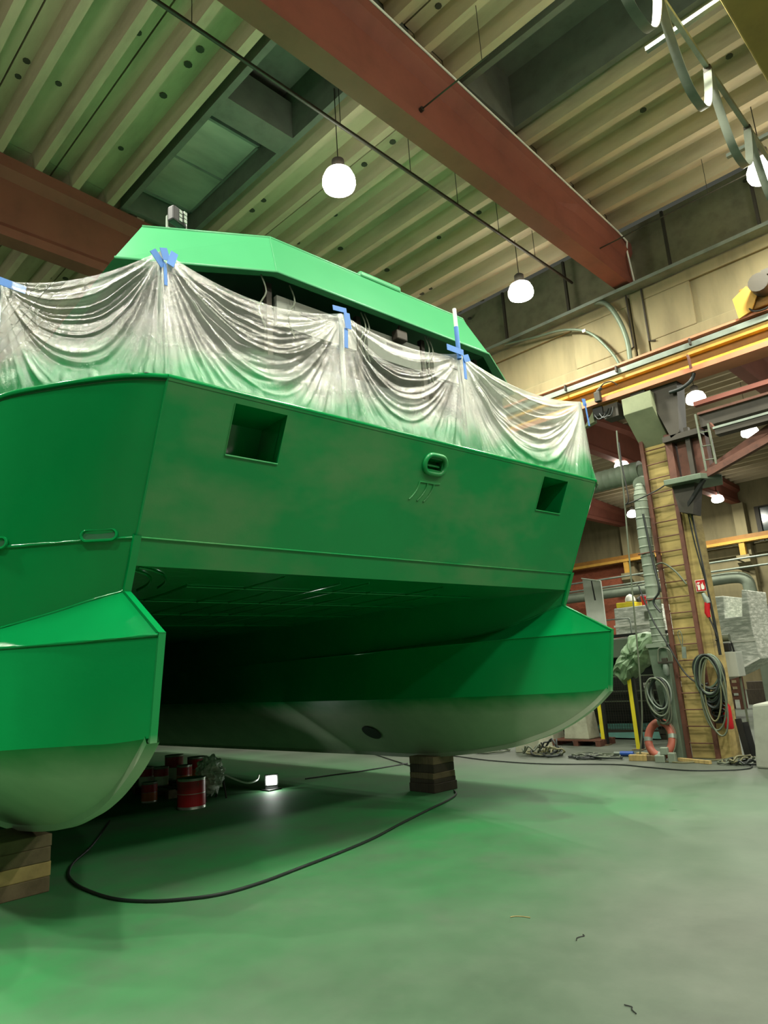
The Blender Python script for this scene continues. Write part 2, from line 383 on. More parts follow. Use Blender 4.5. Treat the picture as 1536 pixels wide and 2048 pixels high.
# upper concrete girders on the column line, with their raised borders
def girder(x0, x1):
    g = MB().bb((x0, 12.75, 7.5), (x1, 13.0, 8.85))
    g.bb((x0, 12.68, 7.5), (x1, 12.76, 7.72)).bb((x1-1.28, 12.68, 7.72), (x1, 12.76, 8.62)).bb((x0, 12.68, 7.72), (x0+.9, 12.76, 8.62)).bb((x0, 12.68, 8.62), (x1, 12.76, 8.85))
    return struct(g.build('wall_right', M_WALL, bevel=.02))
girder(-11, -5.16); girder(-4.84, 1.1); girder(-17, -11.1)
struct(MB().bb((-41, 13.05, 8.85), (14, 13.1, 10.5)).build('wall_right', M_WALLDK))
struct(MB().bb((-17, 12.95, 7.2), (1.1, 13.2, 7.5)).build('trim_5', M_WALLDK))  # set-back lip, its dark tone paints in the shade under the girders
struct(MB().bb((-5.12, 12.72, 6.3), (-4.88, 13.05, 8.9)).build('trim_6', M_WALL))

# ================================================================== ROOF BEAMS
def roof_beam(x, y0, y1, label, group, endblock=None):
    def sec(y, wb, ww, wt): 
        zb, zt = 9.0, zr(y)-.01
        return [(x-wb, zb), (x+wb, zb), (x+wb, zb+.16), (x+ww, zb+.27), (x+ww, zt-.34), (x+wt, zt-.22), (x+wt, zt), (x-wt, zt), (x-wt, zt-.22), (x-ww, zt-.34), (x-ww, zb+.27), (x-wb, zb+.16)]
    ys = [y0]
    st = [(y0, .06)]
    if endblock: st += [(endblock-.5, .06), (endblock, .14), (y1, .14)]
    else: st += [((y0+y1)/2, .08), (y1, .08)]
    mb = MB(); rings = [[(p[0], y, p[1]) for p in sec(y, .155, ww, .235)] for y, ww in st]
    n = 12
    for r in rings: mb.v += [Vector(p) for p in r]
    for i in range(len(rings)-1):
        for k in range(n): a, b = i*n+k, i*n+(k+1) % n; mb.f.append((a, b, b+n, a+n))
    mb.f += [tuple(range(n)), tuple(range((len(rings)-1)*n, len(rings)*n))]
    return tag(mb.build('roof_beam', M_BEAM), label, 'roof beam', group)
RB = 'red roof beams of the hall'
roof_beam(-5.14, -12, 12.7, 'red-brown concrete roof beam crossing the ceiling above the boat with a white conduit along it', RB, 10.6)
roof_beam(-11.17, -12, 12.7, 'red-brown roof beam at the left edge, partly behind the green wheelhouse roof', RB)
roof_beam(-5.1, 13.15, 36.95, 'red roof beam of the next bay, seen just above the steel bracket behind the crane runway', RB)
roof_beam(-11.1, 13.15, 36.95, 'red roof beam of the next bay ending on the far pier beside the dark window', RB)
roof_beam(-17.1, 13.15, 36.95, 'lowest red roof beam of the next bay, between the green bow and the spiral duct', RB)

# ================================================================== LAMPS
def hb_lamp(x, y, z, label, group, lens=M_LENS, r=.25):
    t = thing('high_bay_lamp', label, 'lamp', (x, y, z), group)
    MB().lathe([(r*.36, .30), (r*.38, .33), (r*.38, .46), (r*.2, .50)], (x, y, z), 24).build('housing', M_DARKST, t, 35)
    MB().lathe([(.001, -.06), (r*.6, -.045), (r*.92, 0), (r, .06), (r*.97, .14), (r*.8, .24), (r*.44, .30)], (x, y, z), 28).build('glowing_reflector', lens, t, 60)
    MB().tube([(x, y, z+.48), (x, y, zr(y)+RH+.01)], .008, 6).build('hanger', M_DARKST, t)
    l = lamp_light(x, y, z-.06); return t
LG = 'round high bay lamps over the boat hall'
hb_lamp(-6.48, 6.14, 8.8, 'bright round high bay lamp hanging above the wheelhouse roof', LG)
hb_lamp(-6.5, 10.93, 8.8, 'round high bay lamp hanging near the upper wall girder, beyond the boat', LG)
hb_lamp(-2.04, 10.95, 8.8, 'round high bay lamp at the right picture edge below the festoon cable', LG)
LF = 'high bay lamps of the next bay'
for x, y, lb in ((-6.5, 19.7, 'lit lamp of the next bay right under the crane runway, beside the dark steel boom'),
                 (-6.55, 24.4, 'lit lamp of the next bay above the diagonal steel strut'),
                 (-11.0, 33.9, 'lit lamp of the next bay next to the far red beam end and pier'),
                 (-11.1, 24.4, 'lit lamp of the next bay between the green bow and the ladder, above the duct'),
                 (-14.9, 33.2, 'small lit lamp of the next bay beside the hanging rope')):
    hb_lamp(x, y, 8.75, lb, LF, M_LENSF, .27)

# ================================================================== THE CATAMARAN  (local frame: x forward, y across, z up)
D = -.0681123
boat = thing('catamaran', 'large green catamaran workboat on timber blocks, wheelhouse half masked with plastic', 'boat', (0, 0, 0))
boat.rotation_euler.z = D
TN, TF, TC = 2.03, 7.75, 4.89
T = [(-4.57, 0, 3.96), (-4.68, .2, 3.96), (-4.87, .39, 3.96), (-5.19, .64, 3.96), (-5.61, .89, 3.96), (-6.3, 1.07, 3.96), (-8, 1.22, 3.96), (-20, 1.25, 3.96)]
W = [(-5.1, 0, 2.84), (-5.27, .21, 2.84), (-5.45, .39, 2.84), (-5.7, .62, 2.84), (-5.95, .85, 2.84), (-6.5, 1.05, 2.84), (-8.2, 1.2, 2.84), (-20, 1.25, 2.84)]
A = [(-5.28, 0, 2.46), (-5.47, .2, 2.40), (-5.66, .38, 2.335), (-5.92, .62, 2.26), (-6.2, .83, 2.2), (-6.7, 1.04, 2.14), (-8.4, 1.2, 2.08), (-20, 1.25, 2.06)]
Lb = [(-4.63, .02, 2.07), (-4.9, .19, 2.07), (-5.2, .37, 2.07), (-5.57, .62, 2.07), (-5.9, .83, 2.07), (-6.5, 1.05, 2.06), (-8.3, 1.215, 2.05), (-20, 1.26, 2.03)]
Ch = [(-4.75, .025, 1.39), (-5.0, .17, 1.365), (-5.25, .34, 1.36), (-5.48, .6, 1.36), (-5.7, .82, 1.36), (-6.3, 1.0, 1.36), (-8, 1.12, 1.37), (-20, 1.18, 1.42)]
K = [(-4.76, .022, 1.385), (-4.95, .022, 1.235), (-5.15, .022, 1.11), (-5.45, .022, .96), (-5.85, .022, .82), (-6.6, .022, .645), (-8, .022, .5), (-20, .022, .36)]
def ext(L):      # long straight run aft in even steps
    a, b = L[-2], L[-1]; return L[:-1]+[lerp(a, b, q) for q in (.12, .3, .6, 1)]
T, W, A, Lb, Ch, K = [smoothpts(ext(L), 7) for L in (T, W, A, Lb, Ch, K)]
NL = len(T)
INB = ((0, .02), (.35, .14), (.6, .23), (1, .38), (1.5, .56), (2.2, .75), (3.2, .92), (5, 1.05), (16, 1.2))
def inb(L):      # inboard half: the bow is finer towards the tunnel
    out = []
    for p in L:
        d = L[0].x-p.x; wv = INB[-1][1]
        for (d0, w0), (d1, w1) in zip(INB, INB[1:]):
            if d <= d1: wv = w0+(w1-w0)*max(0, d-d0)/(d1-d0); break
        out.append(Vector((p.x, wv, p.z)))
    return out
Wi, Ai, Li, Ci = [inb(L) for L in (W, A, Lb, Ch)]
R = [a.lerp(w_, (2.64-a.z)/(w_.z-a.z)) for a, w_ in zip(Ai, Wi)]
def S(L, t0, sg): return [(p.x, t0+sg*p.y, p.z) for p in L]
for t0, out, nm in ((TN, -1, 'near'), (TF, 1, 'far')):
    h = MB()
    for X, Y in ((T, W), (W, A), (A, Lb), (Lb, Ch)): h.loft(S(X, t0, out), S(Y, t0, out))
    for X, Y in ((R, Ai), (Ai, Li), (Li, Ci)): h.loft(S(X, t0, -out), S(Y, t0, -out))
    ho = h.build('hull', M_GREEN, boat, 22)
    b = MB().loft(S(Ch, t0, out), S(K, t0, out)).loft(S(Ci, t0, -out), S(K, t0, -out))
    b.build('hull_bottom', M_BOTTOM, ho, 22)
    # stem and keel bar, one flat bar following the profile
    prof = [Vector((p.x, 0, p.z)) for p in [T[0], W[0], R[0], A[0]]]
    def bar(pts, wd, dp, name, m):
        mb = MB(); rows = []
        for i, p in enumerate(pts):
            d = (pts[min(i+1, len(pts)-1)]-pts[max(i-1, 0)]).normalized(); nrm = Vector((-d.z, 0, d.x))
            if nrm.x < 0 and abs(nrm.x) > .2: nrm = -nrm
            if abs(nrm.x) <= .2 and nrm.z > 0: nrm = -nrm
            rows.append([(p+nrm*a).to_tuple()[0:1]+(t0+s_*wd/2,)+((p+nrm*a).z,) for s_, a in ((-1, -.02), (-1, dp), (1, dp), (1, -.02), (-1, -.02))])
        mb.grid(rows); return mb.build(name, m, ho, 40)
    bar([Vector((p.x, 0, p.z)) for p in K], .09, .035, 'keel_bar', M_STEM)
    bar([Vector((-4.63, 0, 2.09)), Vector((-4.69, 0, 1.75)), Vector((-4.755, 0, 1.36))], .05, .022, 'stem_bar', M_STEM)
    bar([Vector((-5.30, 0, 2.45)), Vector((-4.62, 0, 2.06))], .05, .025, 'stem_bar', M_GREEN)
    bar([Vector((-5.09, 0, 2.86)), Vector((-5.27, 0, 2.46))], .055, .025, 'stem_bar', M_GREEN)
    wl = MB()
    for L in (W, Lb, A): wl.tube([Vector(q) for q in S(L, t0, out)], .012, 6)
    for L in (Li, Ai): wl.tube([Vector(q) for q in S(L, t0, -out)], .010, 6)
    wl.tube([(p.x+.005, t0+out*p.y, p.z) for p in T], .018, 6)
    wl.tube([(-4.57, t0, 3.96), (-5.1, t0, 2.84)], .012, 6)
    wl.build('weld_seams', M_GREEN, ho, 60)
    # freeing slots on the outboard side
    for i0, i1 in ((4, 11), (24, 28)):
        c0, c1 = W[i0], W[i1]; a = Vector((c0.x, t0+out*c0.y, 2.87)); c = Vector((c1.x, t0+out*c1.y, 2.87)); ax = (c-a); L_ = ax.length/2; ax.normalize(); mid = (a+c)/2
        nrm = Vector((ax.y, -ax.x, 0)); nrm = nrm if nrm.x > 0 else -nrm
        ring = [mid+nrm*.02+ax*(math.copysign(max(L_-.045, .02), math.cos(q))+.045*math.cos(q))+Vector((0, 0, .042*math.sin(q))) for q in [2*PI*j/24 for j in range(25)]]
        so = MB().tube(ring, .013, 6).build('drain_slot', M_GREEN, ho, 60); MB().prism(ring[:-1], -nrm*.012).build('slot_opening', M_SLOT, so)
# bow face between the two stems, with its two pocket windows and the emblem hole
def FP(t, z, off=0): return (-5.19+(z-2.64)*.4773+off*.9, t, z-off*.43)
HOLES = ((2.605, 3.10, 3.505, 3.885), (6.685, 7.175, 3.505, 3.875), (4.80, 5.01, 3.705, 3.80))
ts = sorted({TN, TF, TC}|{v for h in HOLES for v in h[:2]}); zs = sorted({2.64, 2.84, 3.96}|{v for h in HOLES for v in h[2:]})
f = MB()
for i in range(len(ts)-1):
    for j in range(len(zs)-1):
        tm, zm = (ts[i]+ts[i+1])/2, (zs[j]+zs[j+1])/2
        if any(h[0] < tm < h[1] and h[2] < zm < h[3] for h in HOLES): continue
        f.add([FP(ts[i], zs[j]), FP(ts[i+1], zs[j]), FP(ts[i+1], zs[j+1]), FP(ts[i], zs[j+1])], [(0, 1, 2, 3)])
bf = f.build('bow_face', M_FACE, boat)
def pocket(h, name, depth):
    p = [FP(h[0], h[2]), FP(h[1], h[2]), FP(h[1], h[3]), FP(h[0], h[3])]; q = [(a[0]-depth, a[1]+.03, a[2]+.01) for a in p]
    mb = MB().add(p+q, [(i, (i+1) % 4, 4+(i+1) % 4, 4+i) for i in range(4)]+[(4, 5, 6, 7)])
    mb.add([(a[0]-.1, a[1], a[2]) for a in (p[1], p[2], q[2], q[1])], [(0, 1, 2, 3)])
    return mb.build(name, M_GREEN, bf)
pocket(HOLES[0], 'window_recess', .45); pocket(HOLES[1], 'window_recess', .45); pocket(HOLES[2], 'hawse_recess', .12)
for h in HOLES[:2]:
    e = MB(); e.tube([FP(h[0], h[2], .005), FP(h[1], h[2], .005)], .008, 6).tube([FP(h[0], h[2], .003), FP(h[0], h[3], .003)], .004, 6).tube([FP(h[1], h[2], .003), FP(h[1], h[3], .003)], .004, 6)
    e.build('window_edge', M_FACE, bf, 60)
# raised oval hawse ring and the three-stroke mark below it
ring = []
for j in range(33):
    q = 2*PI*j/32; ct, cz = math.cos(q), math.sin(q)
    ring.append(FP(4.905+.06*math.copysign(1, ct)*min(1, abs(ct)*4)+.085*ct, 3.752+.085*cz, .012))
MB().tube(ring, .026, 8).build('hawse_ring', M_FACE, bf, 60)
MB().box(FP(4.90, 3.735, -.03), (.02, .2, .018)).build('hawse_bar', M_FACE, bf)
mk = MB()
mk.tube([FP(4.755, 3.575, .004), FP(4.90, 3.578, .004), FP(4.955, 3.575, .004), FP(5.04, 3.585, .004)], .007, 6)
for t1 in (4.755, 4.865, 4.955):
    mk.tube(smoothpts([FP(t1, 3.575, .004), FP(t1-.005, 3.52, .004), FP(t1-.035, 3.46, .004), FP(t1-.085, 3.40, .004)], 5), .009, 6)
mk.build('raised_mark', M_FACE, bf, 60)
MB().tube([FP(TN+.02, 2.84, .003), FP(TF-.02, 2.84, .003)], .010, 6).build('weld_seam', M_FACE, bf, 60)
# tunnel roof between the hulls with fillets, arched end plates and weld lines
rf = MB().loft(S(R, TN, 1), S(R, TF, -1)); ro = rf.build('tunnel_roof', M_GREEN, boat, 30)
for P in ([(-5.22, 2.10), (-5.32, 2.25), (-5.55, 2.45), (-5.9, 2.62), (-6.3, 2.72)], [(-5.36, 2.10), (-5.5, 2.26), (-5.75, 2.42), (-6.1, 2.54), (-6.5, 2.6)]):
    MB().tube(smoothpts([(x_, y_, 2.632) for x_, y_ in P], 6), .008, 5).build('curved_weld', M_GREEN, ro, 60)
wd = MB()
for t_ in (2.9, 3.5, 3.9, 4.3, 4.6, 5.1, 5.7, 6.2):
    wd.tube([(-5.3-.9*random.random(), t_, 2.632), (-6.6, t_+.05, 2.632), (-9-3*random.random(), t_+.1, 2.632)], .007, 5)
for f_ in (-6.1, -7.2, -8.5, -10): wd.tube([(f_, 2.9, 2.632), (f_, 6.9, 2.632)], .007, 5)
wd.build('roof_welds', M_GREEN, ro, 60)
# aft bulkhead line of the tunnel and the deck
MB().bb((-20.05, 1, .4), (-20, 8.8, 3.96)).build('transom', M_GREEN, boat)
dk = MB().loft(S(T, TN, -1), S(T, TN, 0)).loft(S(T, TN, 0), S(T, TF, 0)).loft(S(T, TF, 0), S(T, TF, 1))
for i in range(len(dk.v)): dk.v[i].z = 3.93
dk.build('deck', M_DUCTG, boat)
MB().tube([(-4.57, TN, 3.965), (-4.57, TF, 3.965)], .016, 6).build('gunwale', M_GREEN, boat, 60)
# wheelhouse: green visor, masked walls, open window band with pale inner panels
LO = [(-10, 1.98, 5.56), (-5.7, 2.01, 5.56), (-5.04, 3.33, 5.56), (-5.04, 6.45, 5.56), (-5.7, 7.77, 5.56), (-10, 7.8, 5.56)]
UP = [(-10, 2.3, 6.14), (-5.9, 2.34, 6.14), (-5.32, 3.44, 6.14), (-5.32, 6.34, 6.14), (-5.9, 7.44, 6.14), (-10, 7.48, 6.14)]
v = MB().loft(LO, UP)
IN = [(p[0]-.09 if i not in (0, 5) else p[0], p[1]+(.12 if p[1] < TC else -.12) if i in (0, 1, 4, 5) else p[1], 5.555) for i, p in enumerate(LO)]
v.loft(LO, IN); TOP = [(p[0]-(.3 if i not in (0, 5) else 0), TC+(p[1]-TC)*.85, 6.2) for i, p in enumerate(UP)]
v.loft(UP, TOP); v.add(TOP, [tuple(range(6))])
vo = v.build('wheelhouse_visor', M_VISOR, boat)
MB().tube([UP[1], UP[2], UP[3], UP[4]], .012, 6).tube([LO[1], LO[2], LO[3], LO[4]], .014, 6).tube([LO[2], UP[2]], .008, 6).build('visor_edge', M_VISOR, vo, 60)
ht = MB().bb((-5.62, 4.62, 6.13), (-5.30, 5.25, 6.2)); ht.build('roof_hatch', M_VISOR, vo, bevel=.02)
BASE = [(p[0]-.02, p[1], 3.93) for p in IN]; SILL = [(p[0], p[1], 4.72) for p in IN]
wh = MB().loft(BASE, SILL).build('wheelhouse_wall', mat('dark_primer', '#2c362f', .6), boat)
MB().bb((-9.5, 2.4, 3.95), (-5.55, 7.3, 5.5)).build('dark_interior', M_BLACK, wh)
for t0, t1 in ((3.42, 4.42), (4.58, 5.38), (5.6, 6.4)):
    po = MB().bb((-5.26, t0, 5.1), (-5.2, t1, 5.42)).build('insulation_panel', M_INSUL, wh)
    MB().bb((-5.202, t0+.28, 5.29), (-5.19, t0+.52, 5.325)).build('panel_slot', M_BLACK, po)

for t_ in (3.36, 4.5, 5.48, 6.42): MB().bb((-5.3, t_-.03, 4.6), (-5.24, t_+.03, 5.55)).build('mullion', M_DARKST, wh)
for t_ in (3.22, 3.55, 4.47, 4.52, 5.44, 5.5):
    MB().tube(smoothpts([(-5.16, t_, 5.55), (-5.15, t_+.05, 5.38), (-5.17, t_-.02, 5.2), (-5.18, t_+.06, 5.0)], 4), .008, 5).build('loose_wire', M_GREYC, wh, 60)
MB().box((-5.15, 5.02, 5.42), (.1, .16, .12)).box((-5.15, 5.02, 5.51), (.03, .03, .1)).build('wiper_motor', M_DARKST, wh, bevel=.015)
# floodlight on the wheelhouse roof
fd = MB().box((-5.83, 2.67, 6.34), (.09, .19, .17), rz=.35).build('floodlight', M_BLACK, boat, bevel=.018)
gl = MB()
for i in range(3):
    for j in range(3): gl.box((-5.83+.047-.02*(i-1)*.34*0, 2.67+(i-1)*.05+.015, 6.34+(j-1)*.045), (.008, .04, .035), rz=.35)
gl.build('led_lens', M_GREYRAIL, fd)
MB().box((-5.85, 2.57, 6.26), (.03, .012, .14)).box((-5.85, 2.77, 6.26), (.03, .012, .14)).box((-5.85, 2.67, 6.195), (.03, .2, .012)).build('bracket', M_GREYRAIL, fd)
# rail posts under the film and the tall taped pole
PK = [(-8.6, .75, 5.05), (-5.78, 1.13, 5.05), (-4.64, 2.0, 5.05), (-4.62, 3.76, 5.06), (-4.62, 5.40, 5.10), (-4.62, 7.74, 5.06), (-5.78, 8.66, 5.05), (-8.6, 9.0, 5.05)]
for i, p in enumerate(PK):
    mb = MB().tube([(p[0]-.02, p[1], 3.94), (p[0]-.02, p[1], p[2]-.02)], .022, 10)
    mb.lathe([(.05, 3.935), (.05, 3.95)], (p[0]-.02, p[1], 0), 12); mb.build('rail_post', M_GREYRAIL, boat, 40)
pl = MB().tube([(-4.60, 5.37, 5.06), (-4.60, 5.36, 5.62)], .022, 10).build('antenna_pole', M_WHITE, boat, 40)
MB().tube([(-4.60, 5.37, 5.02), (-4.60, 5.363, 5.40)], .026, 10).build('pole_tape', M_BLUE, pl, 40)

# ================================================================== MASKING FILM
film = thing('masking_film', 'translucent plastic masking film draped in swags over the rail posts above the green bow', 'plastic sheet', (0, 0, 0))
film.rotation_euler.z = D
NU, NV = 150, 90
def tpoint(i, u):      # bottom of the film along the gunwale between post i and i+1
    if i == 2 or i == 3 or i == 4:
        a, b = PK[i], PK[i+1]; return Vector((-4.60, max(TN, a[1])+(min(TF, b[1])-max(TN, a[1]))*u, 3.975))
    sg, t0 = (-1, TN) if i < 2 else (1, TF)
    seq = {1: (4, 0), 0: (6.1, 4), 5: (0, 4), 6: (4, 6.1)}[i]; q = (seq[0]+(seq[1]-seq[0])*u)*7; j = min(int(q), len(T)-2); p = T[j].lerp(T[j+1], q-j)
    return Vector((p.x-.03*0, t0+sg*(p.y-.015), 3.975))
def vn(x, s_): return noise.noise(Vector((x, s_*7.31+.5, s_*3.7)))
def fold(s, sd):
    a = abs(vn(s*1.0, sd)); b = abs(vn(s*2.3, sd+3)); c = vn(s*5.2, sd+9)
    return (1-2*a)**3*.6+(1-2*b)**3*.3+c*.22
for i in range(len(PK)-1):
    a, b = Vector(PK[i]), Vector(PK[i+1]); rows = []
    sag = (.08, .12, .17, .13, .15, .1, .08)[i]
    for j in range(NV+1):
        v_ = j/NV; row = []
        for k in range(NU+1):
            u = k/NU; top = a.lerp(b, u); hmp = 4*u*(1-u); top.z -= sag*hmp
            bot = tpoint(i, u); p = top.lerp(bot, v_)
            ax = (b-a); nrm = Vector((ax.y, -ax.x, 0)).normalized()
            d = (top.z-p.z)
            skew = .16*vn(i*3.1+u*1.3, 2)
            ph = math.atan(1.7*d/(hmp*(1+skew)+.035))/(PI/2)
            env = min(1, hmp*1.7+.06)*(1-.8*v_**4)*min(1, v_*7)
            bulge = -.05*math.sin(PI*v_)*min(1, hmp*1.5)
            w_ = .085*env*fold(ph*5.2+i*11+.35*(u if i % 2 else -u), i+1)+.03*env*fold(ph*13+i*5+1.2*u, i+21)+bulge
            w_ += .014*noise.noise(p*6)*env+.03*max(0, v_-.8)*5*abs(noise.noise(Vector((u*14, i, v_*3))))
            row.append(p+nrm*w_+Vector((0, 0, .02*env*noise.noise(p*3.1)*(1-v_))))
        rows.append(row)
    MB().grid(rows).build('film_panel', M_FILM2 if i >= 4 else M_FILM, film, 180)
def tape(c, pieces):
    mb = MB()
    for dx, dy, dz, w_, h, ry, rx in pieces:
        mb.box((c[0]+.05+dx, c[1]+dy, c[2]+dz), (.006, w_, h), rx=rx, ry=ry)
    return mb.build('blue_tape', M_BLUE, film)
tape(PK[2], [(0, -.05, -.12, .055, .14, .1, .75), (.01, .06, -.09, .06, .14, -.1, -.3), (.01, .0, -.07, .06, .1, 0, .3), (0, .01, -.24, .025, .18, 0, .05)])
tape(PK[3], [(0, -.06, -.0, .16, .05, 0, .1), (.01, .02, -.1, .07, .16, 0, .1), (0, .0, -.28, .04, .2, 0, -.05)])
tape(PK[4], [(0, -.12, -.01, .26, .07, 0, 0), (.01, .04, -.07, .1, .08, 0, .4), (0, .01, -.2, .04, .24, 0, 0)])
tape(PK[5], [(0, .0, -.03, .08, .1, 0, .2), (.0, .03, -.2, .03, .3, 0, .1)])
tape(PK[1], [(.03, .02, -.06, .3, .07, 0, -.1)])

# ================================================================== TIMBER BLOCKS UNDER THE KEELS
def timbers(cx, cy, layers, rz, labels, group):
    z = 0
    for (w_, d, h, m, dr), lb in zip(layers, labels):
        mb = MB(); n = 3
        for q in range(n): mb.box((cx+random.uniform(-.01, .01), cy+(q-1)*d/n, z+h/2), (w_, d/n-.006, h))
        o = MB().box((0, 0, 0), (w_, d, h)).build('timber_block', m, None, bevel=.008, origin=False)
        o.location = (cx, cy, z+h/2); o.rotation_euler.z = rz+dr
        tag(o, lb, 'timber block', group); z += h+.0005
timbers(-7.39, 8.28, [(.52, .5, .125, M_WOODD, 0), (.5, .48, .06, M_WOODD, .02), (.5, .47, .085, M_WOOD, -.02), (.49, .46, .115, M_WOODD, .03), (.5, .45, .11, M_WOOD, .01)], D+.02,
        ['bottom dark timber block of the stack under the far hull', 'thin second timber from the floor under the far hull', 'lighter middle timber of the stack under the far hull', 'fourth timber from the floor under the far hull, dark', 'topmost timber of the stack, touching the far keel'], 'keel blocks under the far hull')
timbers(-7.42, 2.3, [(.72, .66, .13, M_WOOD, 0), (.72, .66, .125, M_WOODL, .02), (.72, .66, .125, M_WOOD, -.01), (.72, .66, .105, M_WOOD, .015)], D+.1,
        ['bottom timber block of the stack at the left edge under the near hull', 'pale yellow timber block, second from the floor at the left edge', 'third timber from the floor at the left edge under the near hull', 'topmost timber at the left edge, touching the near keel'], 'keel blocks under the near hull')

# ================================================================== CRANE RUNWAY, BRIDGE, WALL CABLES
rw = thing('crane_runway', 'long yellow crane runway girder along the column line with grey conductor rail', 'crane girder', (-5, 12.2, 6.57))
X0, X1 = -11.5, 3
MB().bb((X0, 12.22, 6.7), (X1, 12.32, 7.2)).build('web', M_YELDK, rw)
MB().bb((X0, 12.08, 7.2), (X1, 12.46, 7.24)).build('top_flange', M_PINK, rw)
MB().bb((X0, 12.06, 7.03), (X1, 12.16, 7.13)).build('conductor_rail', M_GREYRAIL, rw)
MB().bb((X0, 12.1, 6.92), (X1, 12.22, 7.02)).build('side_channel', M_YEL, rw)
MB().add([(X0, 12.22, 6.79), (X1, 12.22, 6.79), (X1, 12.07, 6.68), (X0, 12.07, 6.68)], [(0, 1, 2, 3)]).bb((X0, 12.07, 6.66), (X1, 12.22, 6.68)).build('lower_channel', M_YEL, rw)
MB().bb((X0, 12.03, 6.57), (X1, 12.5, 6.66)).build('bottom_flange', M_PINK, rw)
for x in (-6.4, -5.3, -3.9):
    MB().box((x, 12.03, 7.12), (.03, .06, .12)).build('rail_clip', M_DARKST, rw)
MB().tube(smoothpts([(-3.95, 12.0, 6.62), (-3.95, 11.97, 6.82), (-3.98, 12.02, 6.88)], 4), .025, 6).build('lug', M_RUST, rw)
br = thing('crane_bridge', 'yellow overhead crane bridge girder with end carriage and dark motor, upper right corner', 'crane', (-1, 8, 7.3))
MB().bb((-1.28, 1.2, 8.0), (-.55, 12.35, 8.9)).build('bridge_girder', M_BRIDGE, br, bevel=.02)
MB().bb((-3.0, 12.1, 7.3), (.9, 12.4, 7.75)).bb((-1.3, 11.9, 7.7), (-.5, 12.45, 8.0)).build('end_carriage', M_YELDK, br, bevel=.02)
MB().prism([(-3.06, 12.02, 7.2), (-3.1, 12.02, 7.58), (-2.86, 12.02, 7.72), (-2.72, 12.02, 7.5), (-2.85, 12.02, 7.26)], (0, .03, 0)).build('yellow_end_plate', M_YEL, br)
mo = MB(); mo.tube([(-2.62, 11.8, 7.6), (-2.62, 12.08, 7.6)], .16, 16); mo.box((-2.5, 11.9, 7.74), (.12, .14, .1)); mo.build('drive_motor', M_DARKST, br, 40)
for x in (-2.75, .55): MB().tube([(x, 12.18, 7.36), (x, 12.32, 7.36)], .115, 18).build('wheel', M_DARKST, br, 40)
MB().tube(smoothpts([(-2.9, 12.05, 7.35), (-2.8, 12.0, 7.22), (-2.6, 12.0, 7.2), (-2.4, 12.0, 7.35)], 5), .018, 6).build('motor_cable', M_BLACK, br, 60)
MB().beam((-1.75, 3, 8.3), (-1.75, 11.6, 8.3), .05, .06).build('festoon_track', M_GREYRAIL, br)
for y in (6.9, 9.4): MB().bb((-2.15, y-.03, 8.33), (-1.28, y+.03, 8.38)).build('track_bracket', M_GREYRAIL, br)
for ys in ((4.9, 6.25, .8), (6.28, 7.58, .85), (7.6, 8.92, .85), (8.95, 10.2, .8), (10.2, 11.3, .7)):
    y0, y1, dp = ys; P = [(-1.75, y0+(y1-y0)*q/20, 8.24-dp*(1-abs(2*q/20-1)**2.6)) for q in range(21)]
    mb = MB(); rows = [[(p[0]+s_*.045, p[1]+o_, p[2]) for s_, o_ in ((-1, -.007), (1, -.007), (1, .007), (-1, .007), (-1, -.007))] for p in P]
    mb.grid(rows); mb.build('festoon_loop', M_FEST, br, 30)
    MB().box((-1.75, y0, 8.25), (.08, .07, .09)).build('cable_trolley', M_DARKST, br)
tag(MB().tube([(-6.13, -8, 9.5), (-6.13, 12.4, 9.5)], .028, 8).build('hanging_pipe', M_DARKST, None, 60), 'long thin dark pipe hung on wires under the roof, running over the boat', 'pipe')
hp = bpy.data.objects['hanging_pipe']
for y in (1.2, 3.5, 5.9, 7.4, 8.6, 9.8, 11): MB().tube([(-6.13, y, 9.53), (-6.13, y, zr(y)+RH)], .006, 5).build('hanger_wire', M_BLACK, hp)
cd = MB().tube([(-4.89, -6, zr(-6)-.03), (-4.89, 12.1, zr(12.1)-.03), (-4.86, 12.4, zr(12.4)-.12), (-4.93, 12.5, 9.7), (-4.93, 12.62, 9.05)], .018, 6).build('conduit', M_WHITE, None, 60)
tag(cd, 'thin white conduit along the top edge of the red beam above the boat', 'conduit')
for y, z, x1, lb in ((6.45, 9.36, -3.9, 'dark tie rod sticking out from the web of the red beam beside the roof opening'), (11.42, 9.3, 1.0, 'long dark tie rod reaching the red beam near the upper wall girder')):
    o = tag(MB().tube([(-5.09, y, z), (x1, y, z)], .012, 6).build('tie_rod', M_DARKST, None, 60), lb, 'rod')
    MB().tube([(-5.09, y, z), (-5.03, y, z)], .035, 8).build('anchor_plate', M_DARKST, o)
    for x in ((-4.0,) if x1 < 0 else (-3, -1, .9)): MB().tube([(x, y, z), (x, y, zr(y)+RH)], .005, 5).build('hanger_wire', M_DARKST, o)
ct = thing('cable_tray', 'long dark cable tray along the top of the upper wall girder', 'cable tray', (-5, 12.55, 8.85))
MB().bb((-11, 12.42, 8.86), (1.2, 12.68, 8.875)).bb((-11, 12.41, 8.86), (1.2, 12.425, 8.93)).build('tray', M_GREYRAIL, ct)
for q in range(4): MB().tube([(-11, 12.46+q*.055, 8.90), (-7, 12.47+q*.05, 8.91), (-5.3, 12.45+q*.055, 8.9), (1.2, 12.46+q*.055, 8.905)], .024, 6).build('tray_cable', M_CABLE, ct, 60)
for x in (-10, -8, -6.4, -4.2, -2.6, -1): MB().bb((x-.025, 12.6, 8.9), (x+.025, 12.66, zr(12.6)+RH)).build('tray_hanger', M_DARKST, ct)
